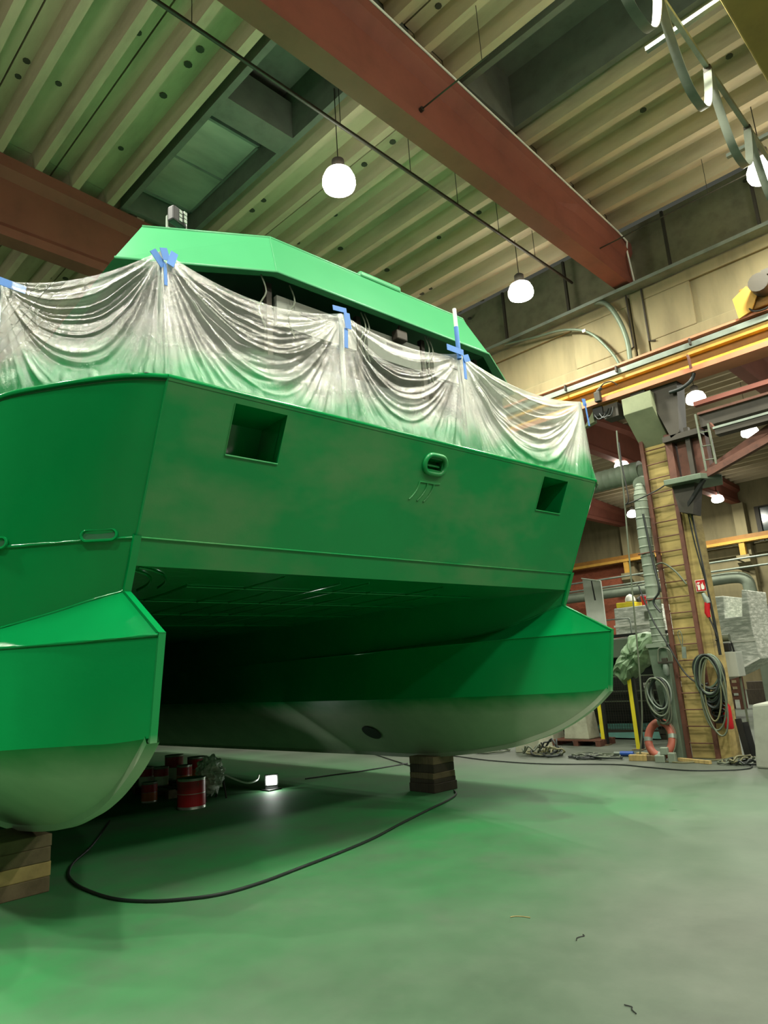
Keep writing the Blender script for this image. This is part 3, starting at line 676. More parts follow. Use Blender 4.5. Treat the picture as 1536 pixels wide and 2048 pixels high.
for P, r, lb in ((([(-8.0, 12.5, 8.86), (-7.2, 12.5, 8.72), (-6.5, 12.5, 8.6), (-5.95, 12.5, 8.3), (-5.55, 12.5, 7.7), (-5.38, 12.48, 7.24)]), .028, 'thin dark cable arching over the upper girder with a white tag, down to the runway'),
                 (([(-5.75, 12.5, 8.9), (-5.5, 12.5, 8.75), (-5.3, 12.5, 8.3), (-5.2, 12.5, 7.8), (-5.2, 12.48, 7.24)]), .05, 'thick dark cable curving from the tray down to the crane runway beside the column head')):
    o = tag(MB().tube(smoothpts(P, 6), r, 8).build('cable', M_DUCTG, None, 60), lb, 'cable')
    if r < .03: MB().box((-6.05, 12.47, 8.38), (.07, .03, .06)).build('white_tag', M_WHITE, o)
for x in (-5.16, -4.84):
    tag(MB().tube([(x, 12.66, 8.85), (x, 12.66, 7.72), (x+(-.12 if x < -5 else .12), 12.66, 7.68)], .018, 6).build('wall_pipe', M_DARKST, None), 'thin dark pipe down the girder joint on the %s side of the column head' % ('left' if x < -5 else 'right'), 'pipe')

# ================================================================== COLUMN WITH LADDER, DUCT AND STEELWORK
cl = thing('concrete_column', 'tall yellowed concrete column carrying the crane runway, with ladder in front', 'column', (-5, 12.8, 0))
MB().bb((-5.24, 12.62, 0), (-4.58, 13.1, 6.6)).build('shaft', M_COL, cl, bevel=.015)
MB().prism([(-5.3, 12.62, 5.62), (-5.3, 12.05, 6.18), (-5.3, 12.05, 6.5), (-5.3, 12.62, 6.5)], (.56, 0, 0)).build('corbel', M_CORB, cl, bevel=.01)
MB().bb((-5.14, 12.1, 6.5), (-4.86, 12.4, 6.57)).build('bearing_plate', M_DARKST, cl)
ld = thing('wall_ladder', 'rusty red-brown fixed ladder up the front of the concrete column', 'ladder', (-5.0, 12.5, 0))
for x in (-5.25, -4.77): MB().bb((x-.035, 12.5, 0), (x+.035, 12.56, 5.75)).build('rail', M_RUST, ld)
for i in range(20):
    z = .26+i*.277
    MB().tube([(-5.25, 12.52, z), (-4.77, 12.52, z)], .011, 6).build('rung', M_RUST, ld)
for z in (.9, 2.5, 4.2, 5.4):
    for x in (-5.25, -4.77): MB().bb((x-.015, 12.55, z), (x+.015, 12.63, z+.04)).build('wall_bracket', M_RUST, ld)
sb = thing('steel_bracket', 'dark brown steel jib bracket bolted to the column with a small platform and struts', 'crane bracket', (-4.4, 12.4, 4.1))
MB().prism([(-4.88, 12.2, 6.57), (-4.3, 12.2, 6.57), (-4.4, 12.2, 5.62), (-4.56, 12.2, 5.55)], (0, .35, 0)).build('tapered_post', M_DARKST, sb)
MB().bb((-4.72, 12.3, 4.76), (-4.60, 12.75, 5.66)).build('side_plate', M_RUST, sb)
MB().bb((-4.56, 12.42, 4.76), (-4.06, 12.62, 5.66)).build('back_plate', M_RUST, sb)
MB().bb((-4.36, 12.3, 4.8), (-4.28, 12.4, 5.7)).build('pivot_bar', M_DARKST, sb)
MB().bb((-4.72, 12.2, 5.5), (-4.06, 12.62, 5.6)).build('top_plate', M_DARKST, sb)
MB().prism([(-4.76, 12.05, 4.68), (-4.12, 12.05, 4.66), (-3.92, 12.5, 4.66), (-4.05, 12.9, 4.66), (-4.76, 12.9, 4.68)], (0, 0, .10)).build('platform', M_DUCTG, sb, bevel=.01)
MB().prism([(-4.70, 12.25, 4.68), (-4.3, 12.25, 4.68), (-4.42, 12.25, 4.12), (-4.64, 12.25, 4.2)], (0, .36, 0)).build('lower_gusset', M_DARKST, sb)
MB().beam((-4.56, 12.3, 4.22), (-4.1, 12.15, 4.66), .05, .06).build('knee_brace', M_BLACK, sb)
MB().beam((-4.2, 12.4, 4.78), (-1.6, 12.4, 5.92), .13, .13).build('strut', M_RUST, sb)
MB().beam((-4.12, 12.25, 4.74), (-1.6, 12.25, 5.55), .12, .12).build('strut', M_RUST, sb)
MB().bb((-4.06, 12.3, 5.62), (-1.2, 12.5, 5.86)).build('boom', M_DARKST, sb)
MB().bb((-4.06, 12.24, 5.84), (-1.2, 12.54, 5.88)).build('boom_flange', M_RUST, sb)
MB().bb((-3.78, 12.1, 5.36), (-1.2, 12.3, 5.48)).build('lower_channel', M_DARKST, sb)
MB().bb((-3.8, 12.08, 5.46), (-1.2, 12.32, 5.5)).build('lower_flange', M_GREYRAIL, sb)
MB().beam((-3.9, 12.3, 5.64), (-3.76, 12.2, 5.4), .04, .05).build('hanger_bar', M_RUST, sb)
MB().bb((-4.1, 12.25, 6.02), (-1.2, 12.37, 6.1)).build('red_rail', M_BEAM, sb)
sl = thing('short_ladder', 'short grey steel ladder hanging under the jib boom beside the platform', 'ladder', (-4, 12.2, 4.8))
MB().beam((-4.08, 12.2, 5.85), (-4.06, 12.2, 4.8), .03, .03).build('rail', M_GREYC, sl); MB().beam((-3.9, 12.2, 5.62), (-3.88, 12.2, 4.88), .03, .03).build('rail', M_GREYC, sl)
for z in (5.5, 5.25, 5.0): MB().tube([(-4.07, 12.2, z), (-3.89, 12.2, z-.02)], .01, 6).build('rung', M_GREYC, sl)
dv = thing('spiral_duct', 'grey spiral-wound ventilation duct running down beside the ladder', 'duct', (-5.5, 12.5, 1.9))
dp = [(-5.40, 12.5, 4.95), (-5.41, 12.5, 4.6), (-5.44, 12.5, 3.9), (-5.44, 12.5, 3.2), (-5.46, 12.5, 2.4), (-5.46, 12.5, 1.93)]
dp = smoothpts(dp, 32); n = len(dp)
MB().tube(dp, .13, 20, radii=[.122+(.009 if i % 8 == 0 else 0)-(max(0, 24-i)*.003) for i in range(n)]).build('riser', M_DUCT, dv, 20)
MB().prism([(-5.64, 12.36, 1.95), (-5.29, 12.36, 1.95), (-5.29, 12.36, 0), (-5.5, 12.36, 0)], (0, .3, 0)).build('base_box', M_DUCTG, dv, bevel=.01)
MB().bb((-5.65, 12.33, 1.9), (-5.29, 12.68, 1.97)).build('collar', M_DUCT, dv)
for z in (3.6, 2.75): MB().tube([(-5.56, 12.38, z), (-5.25, 12.34, z), (-5.2, 12.5, z)], .014, 6).build('clamp', M_RUST, dv)
dh = thing('overhead_duct', 'thick grey-green horizontal duct leaving the column to the left behind the bow', 'duct', (-6.3, 13.5, 5.2))
pts = [Vector((-8.6+.05*i, 13.5, 5.45)) for i in range(58)]
MB().tube(pts, .22, 24, radii=[.21+(.010 if i % 3 == 0 else 0) for i in range(58)]).build('run', M_DUCT, dh, 20)
MB().tube(smoothpts([(-5.76, 13.5, 5.45), (-5.55, 13.35, 5.3), (-5.46, 13.0, 5.08), (-5.41, 12.6, 4.95)], 6), .15, 18).build('elbow', M_DUCT, dh, 60)
for P, r, m, lb in (([(-5.5, 12.1, 5.95), (-5.52, 12.1, 5.6), (-5.53, 12.1, 4.9), (-5.62, 12.1, 3.4), (-5.72, 12.1, 1.6), (-5.8, 12.1, .7), (-5.95, 12.1, .02)], .014, M_GREYC, 'grey rope hanging straight down left of the spiral duct'),
                    ([(-5.47, 12.05, 5.7), (-5.47, 12.05, 5.2), (-5.44, 12.05, 4.6), (-5.5, 12.05, 4.5), (-5.0, 12.1, 4.62), (-4.76, 12.1, 4.7)], .012, M_BLACK, 'thin black line slung from the hanging rope to the platform'),
                    ([(-5.3, 12.25, 4.3), (-5.25, 12.25, 3.4), (-5.2, 12.22, 2.9), (-5.35, 12.25, 2.7), (-5.25, 12.25, 2.5)], .02, M_CABLE, 'dark cable strapped down the front of the spiral duct'),
                    ([(-5.3, 12.4, 3.35), (-5.15, 12.42, 3.38), (-4.95, 12.42, 3.2), (-4.8, 12.44, 2.95)], .016, M_GREYC, 'grey cable slung across the ladder just below its middle'),
                    ([(-5.56, 12.2, 3.0), (-5.4, 12.2, 2.4), (-5.2, 12.2, 1.95), (-5.0, 12.25, 1.45), (-4.8, 12.3, 1.25), (-4.68, 12.35, 1.25)], .014, M_CABLE, 'long dark cable slanting from the duct across the ladder to the hose coil'),
                    ([(-4.56, 12.55, 5.6), (-4.55, 12.55, 4.2), (-4.5, 12.55, 3.0), (-4.48, 12.55, 1.7)], .016, M_BLACK, 'black cable running down the right edge of the column'),
                    ([(-4.62, 12.56, 4.3), (-4.58, 12.56, 3.6), (-4.48, 12.56, 2.6), (-4.46, 12.56, 1.7)], .012, M_CABLE, 'thin cable crossing the right face of the column above the sign')):
    tag(MB().tube(smoothpts(P, 6), r, 6).build('cable' if 'cable' in lb else 'rope', m, None, 60), lb, 'cable' if 'cable' in lb else 'rope')
# sign: red square with white extinguisher and flame
sg = thing('fire_extinguisher_sign', 'small red fire extinguisher sign with white pictogram on the column', 'sign', (-4.61, 12.58, 2.8))
MB().bb((-4.70, 12.58, 2.80), (-4.52, 12.60, 3.01)).build('plate', M_WHITE, sg)
MB().bb((-4.69, 12.574, 2.81), (-4.53, 12.58, 3.0)).build('red_field', M_RED, sg)
pc = MB().bb((-4.665, 12.57, 2.83), (-4.625, 12.574, 2.92)).bb((-4.652, 12.57, 2.93), (-4.638, 12.574, 2.95)).bb((-4.665, 12.57, 2.945), (-4.62, 12.574, 2.965)).bb((-4.675, 12.57, 2.90), (-4.669, 12.574, 2.955))
pc.build('extinguisher_pictogram', M_WHITE, sg)
MB().prism([(-4.60, 12.572, 2.835), (-4.56, 12.572, 2.835), (-4.548, 12.572, 2.87), (-4.556, 12.572, 2.91), (-4.562, 12.572, 2.89), (-4.575, 12.572, 2.965), (-4.585, 12.572, 2.92), (-4.6, 12.572, 2.94), (-4.608, 12.572, 2.88)], (0, .003, 0)).build('flame_pictogram', M_WHITE, sg)
fe = thing('fire_extinguisher', 'red fire extinguisher low on the column, half behind the hose coil', 'fire extinguisher', (-4.5, 12.72, .55))
MB().lathe([(.06, 0), (.07, .02), (.07, .36), (.03, .42), (.03, .45)], (-4.5, 12.5, .5), 18).build('cylinder', M_RED, fe, 40)
MB().box((-4.5, 12.48, .97), (.05, .1, .04)).build('valve', M_BLACK, fe)
MB().tube(smoothpts([(-4.5, 12.45, .96), (-4.58, 12.42, .85), (-4.58, 12.42, .6)], 5), .012, 6).build('hose', M_BLACK, fe, 60)
pg = thing('power_tool', 'grey and red hand tool hanging on the column below the sign', 'tool', (-4.53, 12.5, 2.3))
MB().tube([(-4.57, 12.5, 2.76), (-4.53, 12.5, 2.66), (-4.51, 12.5, 2.58)], .05, 12, radii=[.03, .05, .045]).build('motor_body', M_GREYRAIL, pg, 50)
MB().tube([(-4.52, 12.5, 2.6), (-4.55, 12.5, 2.42), (-4.53, 12.5, 2.34)], .04, 10, radii=[.045, .045, .03]).build('red_grip', M_RED, pg, 50)
MB().tube(smoothpts([(-4.53, 12.5, 2.34), (-4.48, 12.5, 2.15), (-4.45, 12.5, 1.98), (-4.49, 12.5, 1.95)], 4), .014, 6).build('cable_tail', M_BLACK, pg, 60)
ar = thing('air_regulator', 'compressed air regulator with filter bowl on the duct base box', 'regulator', (-5.3, 12.3, 1.4))
MB().box((-5.32, 12.3, 1.63), (.26, .05, .04)).box((-5.33, 12.3, 1.66), (.09, .07, .1)).build('manifold', M_DARKST, ar, bevel=.006)
MB().lathe([(.02, 0), (.045, .03), (.05, .14), (.04, .2)], (-5.33, 12.3, 1.4), 14).build('filter_bowl', M_GREYRAIL, ar, 40)
MB().tube(smoothpts([(-5.2, 12.3, 1.63), (-5.2, 12.31, 1.8), (-5.3, 12.32, 1.88), (-5.42, 12.32, 1.86), (-5.46, 12.32, 1.65)], 5), .014, 6).build('air_pipe', M_GREYC, ar, 60)
tw = thing('hanging_scraper', 'small grey scraper hung on wire loops on a ladder rung', 'tool', (-5.1, 12.46, 1.7))
MB().box((-5.04, 12.47, 1.78), (.07, .02, .2), ry=.1).build('blade', M_GREYRAIL, tw)
MB().tube(smoothpts([(-5.06, 12.47, 1.88), (-5.1, 12.47, 2.1), (-5.06, 12.47, 2.16), (-5.03, 12.47, 2.05), (-5.05, 12.47, 1.88)], 5), .008, 6).build('wire_loop', M_GREYC, tw, 60)
def coil(c, w_, h, n, r, ms, label, group, seed):
    random.seed(seed); t = thing('hose_coil', label, 'hose', c, group)
    for i in range(n):
        a, b = w_*random.uniform(.62, 1.0), h*random.uniform(.6, 1.0); yo = -.02-.012*i; sk_ = random.uniform(-.1, .1)
        P = [(c[0]+a*math.cos(q)+sk_*math.sin(q)*.5, c[1]+yo, c[2]-b+b*math.sin(q)*1.0) for q in [PI/2+2*PI*j/28 for j in range(29)]]
        MB().tube(P, r, 7).build('hose_turn', ms[i % len(ms)], t, 60)
    return t
coil((-4.62, 12.44, 1.72), .24, .44, 16, .019, [M_CABLE, M_CABLE, M_DUCTG], 'dark hose coil hanging on the right edge of the column', 'hose coils on the column', 3)
coil((-4.58, 12.30, 1.68), .21, .66, 4, .014, [M_OLIVE, M_GREYC], 'long loose olive hose loops hung over the dark coil on the column', 'hose coils on the column', 5)
coil((-5.47, 12.26, 1.38), .2, .4, 13, .017, [M_GREYC, M_CABLE, M_GREYRAIL], 'grey hose coil hanging on the duct base box left of the ladder', 'hose coils on the column', 8)
wr = thing('cable_reel', 'dark wound cable bundle hanging below the coil on the right of the column', 'cable reel', (-4.6, 12.48, .6))
for i in range(6): MB().tube([(-4.6+.12*math.cos(q), 12.47-.01*i, 1.12-.07*i+.07*math.sin(q)) for q in [2*PI*j/18 for j in range(19)]], .014, 6).build('cable_turn', M_CABLE, wr, 60)
MB().box((-4.6, 12.5, .72), (.2, .08, .26)).build('reel_box', M_BLACK, wr, bevel=.01)
# lifebuoy leaning on the base box
lb_ = thing('lifebuoy', 'faded orange lifebuoy ring leaning on the foot of the duct base', 'lifebuoy', (-5.6, 12.25, 0))
mb = MB(); cx, cz = -5.6, .35
def ringpts(q0, q1, n): return [(cx+.215*math.cos(q), 12.26+.10*(math.sin(q)), cz+.27*math.sin(q)) for q in [q0+(q1-q0)*j/n for j in range(n+1)]]
mb.tube(ringpts(0, 2*PI, 40), .068, 12, cap=False); mb.build('ring', M_ORANGE, lb_, 60)
for q in (.15, 1.6, 3.2, 4.75): MB().tube(ringpts(q-.12, q+.12, 4), .071, 12).build('reflective_band', M_GREYRAIL, lb_, 60)
MB().tube([(cx+.3*math.cos(q), 12.2+.10*math.sin(q), max(.02, cz+.36*math.sin(q))) for q in [-.9+j*.12 for j in range(16)]], .008, 6).build('grab_line', M_GREYC, lb_, 60)

# ================================================================== FLOOR CLUTTER ALONG THE COLUMN LINE
def floorcable(P, r, m, label, name='floor_cable', z=None):
    P = smoothpts([(p[0], p[1], (z or r)+.003) for p in P], 5)
    return tag(MB().tube(P, r, 6).build(name, m, None, 60), label, 'cable')
floorcable([(-7.0, 8.29), (-6.75, 8.03), (-6.56, 7.62), (-6.38, 7.06), (-6.1, 6.21), (-5.87, 5.57), (-5.73, 5.01), (-5.61, 4.34), (-5.53, 3.84), (-5.55, 3.46), (-5.72, 3.18), (-5.94, 2.99), (-6.28, 2.86), (-6.84, 2.84), (-7.26, 2.9), (-7.58, 3.01), (-7.95, 3.21), (-8.56, 3.65), (-9.9, 4.45)], .013, M_CABLE, 'long dark cable curving over the floor in front of the boat from the timber stack')
floorcable([(-10.9, 11.8), (-9.76, 11.61), (-8.56, 11.24), (-7.28, 11.13), (-6.11, 11.43), (-5.39, 11.29), (-4.68, 11.18), (-4.07, 11.5), (-4.05, 11.9), (-4.33, 12.3)], .010, M_CABLE, 'thin black cable running along the floor in front of the column')
floorcable([(-10.32, 8.17), (-10.2, 8.65), (-10.02, 9.23), (-9.9, 10.39)], .012, M_CABLE, 'short cable with a dark plug on the floor below the far hull')
floorcable([(-11.79, 11.33), (-10.75, 10.76), (-9.66, 10.17), (-8.3, 9.4)], .010, M_CABLE, 'thin cable crossing the bright floor left of the far timber stack')
def pile(name, cx, cy, rx, ry, n, r, ms, label, seed, h=.12):
    random.seed(seed); t = thing(name, label, 'cable pile', (cx, cy, 0))
    for i in range(n):
        x0, y0 = cx+random.uniform(-.6, .6)*rx, cy+random.uniform(-.5, .5)*ry; a, b = rx*random.uniform(.25, .6), ry*random.uniform(.3, .7); ph = random.random()*6
        P = [(x0+a*math.cos(q+ph)*(1+.15*math.sin(3*q+i)), y0+b*math.sin(q+ph), r+.004+random.random()*.01+h*.5*(1+math.sin(q*1.0+i))*random.uniform(.2, 1)*(i/n)) for q in [j*2*PI/22*1.15 for j in range(23)]]
        MB().tube(smoothpts(P, 2), r, 6).build('cable_loop', ms[i % len(ms)], t, 60)
pile('cable_pile', -9.75, 12.45, .75, .45, 10, .016, [M_GREYC, M_CABLE, M_GREYC], 'heap of grey-green cables on the floor behind the far keel, left of the concrete block', 11)
pile('cable_pile', -7.85, 12.2, .55, .3, 9, .018, [M_GREYC, M_OLIVE, M_CABLE], 'tangle of grey hoses on the floor in front of the concrete weights', 12, .35)
pile('cable_pile', -6.85, 12.25, .6, .45, 11, .016, [M_GREYC, M_CABLE], 'flat coil of dark cables on the floor left of the blue plug', 13, .06)
pile('cable_pile', -4.28, 12.3, .36, .55, 10, .015, [M_OLIVE, M_GREYC, M_CABLE], 'loose olive hoses spread on the floor right of the column foot', 14, .12)
floorcable([(-5.45, 12.0), (-5.1, 11.95), (-4.8, 12.35), (-4.5, 12.7), (-4.3, 13.2), (-3.9, 12.6)], .013, M_OLIVE, 'olive hose crossing the floor at the foot of the column', 'floor_hose')
bp = thing('power_connector', 'blue industrial plug connector lying on the floor', 'plug', (-6.35, 12.5, 0))
MB().tube([(-6.5, 12.5, .05), (-6.3, 12.52, .05), (-6.26, 12.525, .05)], .045, 12).build('plug_body', M_BLUEP, bp, 40); MB().tube([(-6.62, 12.49, .05), (-6.5, 12.5, .05)], .035, 12).build('plug_sleeve', M_GREYRAIL, bp, 40)
for x, y, rz, d, m, lb in ((-5.95, 12.05, .15, (.3, .09, .1), M_WOODL, 'front pale wood offcut on the floor left of the white sockets'),
                           (-5.72, 12.12, .1, (.22, .1, .09), M_WOOD, 'brown wood offcut beside the pale one on the floor'),
                           (-5.95, 12.32, -.3, (.3, .1, .1), M_WOODL, 'rear yellow wood offcut behind the two front offcuts')):
    o = MB().box((0, 0, 0), d).build('wood_offcut', m, None, bevel=.006, origin=False); o.location = (x, y, d[2]/2+.001); o.rotation_euler.z = rz; tag(o, lb, 'wood offcut', 'wood offcuts by the column')
so = thing('socket_box', 'pale grey socket block with cables standing on the floor before the lifebuoy', 'socket box', (-5.5, 11.95, 0))
MB().box((-5.52, 11.98, .06), (.16, .14, .12), rz=.2).build('lower_box', M_DUCT, so, bevel=.012); MB().box((-5.45, 12.02, .18), (.13, .1, .12), rz=.2).build('upper_box', M_DUCT, so, bevel=.012)
MB().box((-5.32, 12.0, .08), (.12, .11, .16), rz=.1).build('side_box', M_DUCT, so, bevel=.012)
tag(MB().beam((-5.3, 12.2, .03), (-4.7, 11.98, .03), .06, .05).build('batten', M_WOODL, None), 'thin pale batten lying on the floor at the column foot', 'batten')
for k_, (x, y, c, lb) in enumerate(((-7.66, 14.1, .87, 'left yellow guard post leaning beside the mesh machine'), (-6.61, 13.5, 1.27, 'right yellow guard post below the tarpaulin'))):
    pt = thing('guard_post', lb, 'post', (x, y, 0), 'yellow guard posts')
    MB().bb((x-.05, y-.03, 0), (x+.03, y+.05, c+.1)).build('post', M_YPOST, pt); MB().bb((x+.03, y-.02, 0), (x+.08, y+.06, c+.1)).build('dark_flange', M_BLACK, pt); MB().box((x, y, .01), (.22, .22, .02)).build('foot_plate', M_WOOD, pt)
# tarpaulin bundle slung over the machine corner
tp = MB(); prof = [(-6.5, 2.18), (-6.22, 2.24), (-6.0, 2.2), (-5.93, 2.06), (-6.14, 1.82), (-6.2, 1.62), (-6.42, 1.46), (-6.74, 1.24), (-6.97, 1.48), (-6.84, 1.7), (-6.7, 1.92)]
cx, cz = -6.4, 1.8; rows = []
pp = [Vector((x, 0, z)) for x, z in prof+[prof[0]]]; dense = []
for a_, b_ in zip(pp, pp[1:]): dense += [a_.lerp(b_, q/8) for q in range(8)]
dense.append(pp[-1])
for sc_, y in ((.03, 13.34), (.2, 13.33), (.4, 13.35), (.6, 13.37), (.8, 13.43), (.93, 13.5), (1, 13.58), (.97, 13.75), (.5, 13.85)):
    rows.append([])
    for p in dense:
        q = Vector((cx+(p.x-cx)*sc_, y, cz+(p.z-cz)*sc_)); n_ = noise.noise(Vector((q.x*5+q.z*3, q.z*2.2-q.x*2, 3)))
        rows[-1].append((q.x+.03*noise.noise(q*6), q.y+.16*abs(n_)-.08+.05*noise.noise(q*11), q.z+.03*noise.noise(q*7+Vector((5, 0, 0)))))
tag(tp.grid(rows).build('tarpaulin', M_TARP, None, 25), 'crumpled green tarpaulin bundle hanging over the corner of the dark mesh machine', 'tarpaulin')
mc = thing('caged_machine', 'dark machine behind a black mesh guard, between the bow and the column', 'machine', (-8, 15.5, 0))
MB().bb((-9.6, 15.3, 1.78), (-6.3, 16.4, 2.2)).build('hood', M_DUCTG, mc, bevel=.02)
MB().bb((-9.6, 15.9, 0), (-6.3, 16.4, 1.78)).build('body', M_BLACK, mc)
MB().bb((-9.6, 15.28, 0), (-6.2, 15.9, .1)).bb((-9.6, 15.28, .12), (-6.2, 15.34, .2)).build('base_frame', M_DARKST, mc)
for z in (1.02, 1.35, .8): MB().bb((-9.6, 15.3, z), (-6.2, 15.34, z+.03)).build('cross_rail', M_GREYC, mc)
ms = MB()
for i in range(56): ms.bb((-9.55+i*.06, 15.26, .2), (-9.544+i*.06, 15.266, 1.35))
for i in range(20): ms.bb((-9.55, 15.268, .22+i*.058), (-6.2, 15.274, .226+i*.058))
ms.build('wire_mesh', M_DARKST, mc)
for i in range(4): MB().bb((-7.6+i*.36, 15.4, 1.08), (-7.48+i*.36, 15.5, 1.2)).build('white_bracket', M_WHITE, mc)
MB().add([(-8.6, 15.2, .04), (-6.9, 15.15, .03), (-7.1, 15.45, .34), (-8.5, 15.5, .3)], [(0, 1, 2, 3)]).build('teal_sheet', M_TEAL, mc)
# cast concrete weights and pallet
def weight(x, y, w_, d, h, lb, hole=True, z0=0):
    t = thing('concrete_weight', lb, 'concrete block', (x, y, z0), 'concrete blocks behind the far keel')
    h += z0; b0 = [(x-w_/2, y-d/2, z0), (x+w_/2, y-d/2, z0), (x+w_/2, y+d/2, z0), (x-w_/2, y+d/2, z0)]
    m = MB(); m.v = [Vector(p) for p in b0]+[Vector((x+(p[0]-x)*.85, y+(p[1]-y)*.85, h)) for p in b0]; m.f = [(0, 1, 2, 3), (4, 5, 6, 7)]+[(i, (i+1) % 4, 4+(i+1) % 4, 4+i) for i in range(4)]
    m.build('block', M_CONC, t, bevel=.02)
    if hole: MB().tube([(x-.05, y-d/2-.005, h*.72), (x-.05, y-d/2+.05, h*.72)], .05, 14).build('lifting_hole', M_BLACK, t)
    else: MB().tube(smoothpts([(x-.08, y, h-.01), (x, y, h+.08), (x+.08, y, h-.01)], 5), .02, 8).build('lifting_eye', M_DARKST, t, 60)
weight(-8.5, 12.72, .62, .5, .46, 'low concrete block with a round hole behind the far keel')
weight(-8.2, 14.15, .6, .5, .56, 'taller concrete weight standing on the red pallet', False, .127)
weight(-9.05, 14.2, .5, .5, .55, 'white-sided concrete weight left of the one on the pallet', False)
pa = thing('pallet', 'dark red pallet under the concrete weight near the left yellow post', 'pallet', (-8.1, 13.85, 0))
for i in range(4): MB().bb((-8.75, 13.8+i*.18, .1), (-7.6, 13.94+i*.18, .125)).build('deck_board', M_RUST, pa)
for i in range(3): MB().bb((-8.75+i*.52, 13.8, 0), (-8.64+i*.52, 14.46, .1)).build('bearer', M_RUST, pa)
for k_, (x0, rz, h, lb) in enumerate(((-4.42, .0, .62, 'dark board leaning at the right foot of the column, front one'), (-4.34, .05, .56, 'dark board leaning behind the front board at the column foot'))):
    o = MB().box((0, 0, h/2), (.1, .03, h)).build('leaning_board', M_BLACK, None, origin=False); o.location = (x0, 12.9+k_*.06, .012); o.rotation_euler = (-.05, -.12, rz); tag(o, lb, 'board', 'boards by the column')
wb = MB(); wb.v = [Vector(p) for p in [(-3.95, 11.75, 0), (-3.0, 11.6, 0), (-2.8, 12.5, 0), (-3.8, 12.6, 0), (-3.86, 11.78, .93), (-3.0, 11.65, .99), (-2.85, 12.45, .99), (-3.78, 12.55, .95)]]; wb.f = [(0, 1, 2, 3), (4, 5, 6, 7)]+[(i, (i+1) % 4, 4+(i+1) % 4, 4+i) for i in range(4)]
tag(wb.build('foam_block', mat('off_white_foam', '#95988a', .8, var=.08, scale=6), None, bevel=.03), 'big off-white foam block on the floor at the right picture edge', 'block')

# ================================================================== NEXT BAY: BOATS, DUCTS, FAR RUNWAY
fr_ = thing('crane_runway', 'distant yellow crane runway along the far wall of the next bay', 'crane girder', (-12, 36.3, 7))
MB().bb((-30, 36.15, 7.12), (2, 36.35, 7.34)).build('web', M_YELDK, fr_); MB().bb((-30, 36.05, 6.98), (2, 36.45, 7.12)).build('bottom_flange', M_YEL, fr_)
for x, lb in ((-17, 'pale far pier left of the ladder with a stub corbel for the yellow runway'), (-11, 'pale far pier beside the dark window with a stub corbel for the yellow runway'), (-23, 'pale far pier furthest left, mostly behind the green bow')):
    p = thing('wall_pier', lb, 'pier', (x, 36.7, 0), 'piers of the far wall')
    MB().bb((x-.27, 36.5, 0), (x+.27, 36.98, 9)).build('shaft', M_WALL, p, bevel=.02); MB().prism([(x-.3, 36.5, 5.6), (x-.3, 36.0, 6.0), (x-.3, 36.0, 6.35), (x-.3, 36.5, 6.35)], (.6, 0, 0)).build('corbel', M_WALL, p)
    MB().bb((x-.13, 36.1, 6.35), (x+.13, 36.35, 6.98)).build('yellow_post', M_YEL, p)
struct(MB().bb((-16.6, 36.85, 6.45), (-11.4, 36.98, 6.9)).bb((-10.6, 36.85, 6.45), (-5, 36.98, 6.9)).build('trim_7', M_WALL)) 
fp = thing('wall_duct', 'long grey ventilation duct along the far wall with an elbow down at its right end', 'duct', (-15, 35.2, 3.4))
MB().tube(smoothpts([(-26, 35.2, 5.3), (-19.8, 35.2, 5.3), (-16.4, 35.2, 5.3), (-12.8, 35.2, 5.25), (-11.3, 35.2, 5.25), (-10.8, 35.2, 5.05), (-10.7, 35.2, 4.6), (-10.68, 35.2, 3.6), (-10.68, 35.2, 2.6)], 6), .28, 18).build('pipe', M_DUCT, fp, 60)
for z, lb in ((6.05, 'upper thin rail on brackets along the far wall'), (5.62, 'lower thin rail along the far wall just above the duct')):
    r_ = thing('pipe_rail', lb, 'pipe', (-14, 34.9, z), 'thin rails along the far wall')
    MB().tube([(-26, 34.9, z), (-4, 34.9, z)], .05, 8).build('rail', M_GREYRAIL, r_, 60)
    for x in (-21, -16, -11, -8): MB().beam((x, 34.9, z), (x, 36.9, z-.1), .05, .05).build('bracket', M_DARKST, r_)
bb_ = thing('workboat', 'white wrapped workboat on the floor of the next bay, behind the mesh machine', 'boat', (-10.5, 22.5, 0))
MB().prism([(-13.2, 21.6, 2.35), (-9.2, 21.6, 2.5), (-9.0, 21.6, 2.2), (-9.3, 21.6, 1.2), (-10, 21.6, .7), (-13.2, 21.6, .6)], (0, 3, 0)).build('hull', M_PANEL, bb_, bevel=.05)
MB().bb((-13.2, 21.55, 2.45), (-9.1, 21.6, 2.55)).build('rubbing_strake', M_BLACK, bb_)
MB().prism([(-11.05, 22, 2.5), (-11.0, 22, 3.42), (-9.45, 22, 3.42), (-9.3, 22, 2.5)], (0, 2.2, 0)).build('wheelhouse', M_WRAP, bb_, bevel=.03)
MB().bb((-9.95, 21.97, 2.98), (-9.7, 22.02, 3.22)).build('window', M_GREYC, bb_)
MB().bb((-11.05, 21.95, 2.82-.02), (-9.3, 22.0, 2.86)).build('white_ledge', M_WHITE, bb_)
MB().tube(smoothpts([(-12.6, 21.7, 3.05), (-11.6, 21.7, 3.05), (-10.5, 21.7, 3.04), (-10.35, 21.7, 2.95), (-10.35, 21.7, 2.5)], 5), .025, 6).tube([(-11.4, 21.7, 3.05), (-11.4, 21.7, 2.5)], .02, 6).tube([(-12.3, 21.7, 3.05), (-12.3, 21.7, 2.5)], .02, 6).build('guard_rail', M_GREYRAIL, bb_, 60)
for x in (-12.4, -10.4): MB().bb((x-.3, 21.8, 0), (x+.3, 24.2, .72)).build('cradle', M_WOOD, bb_)
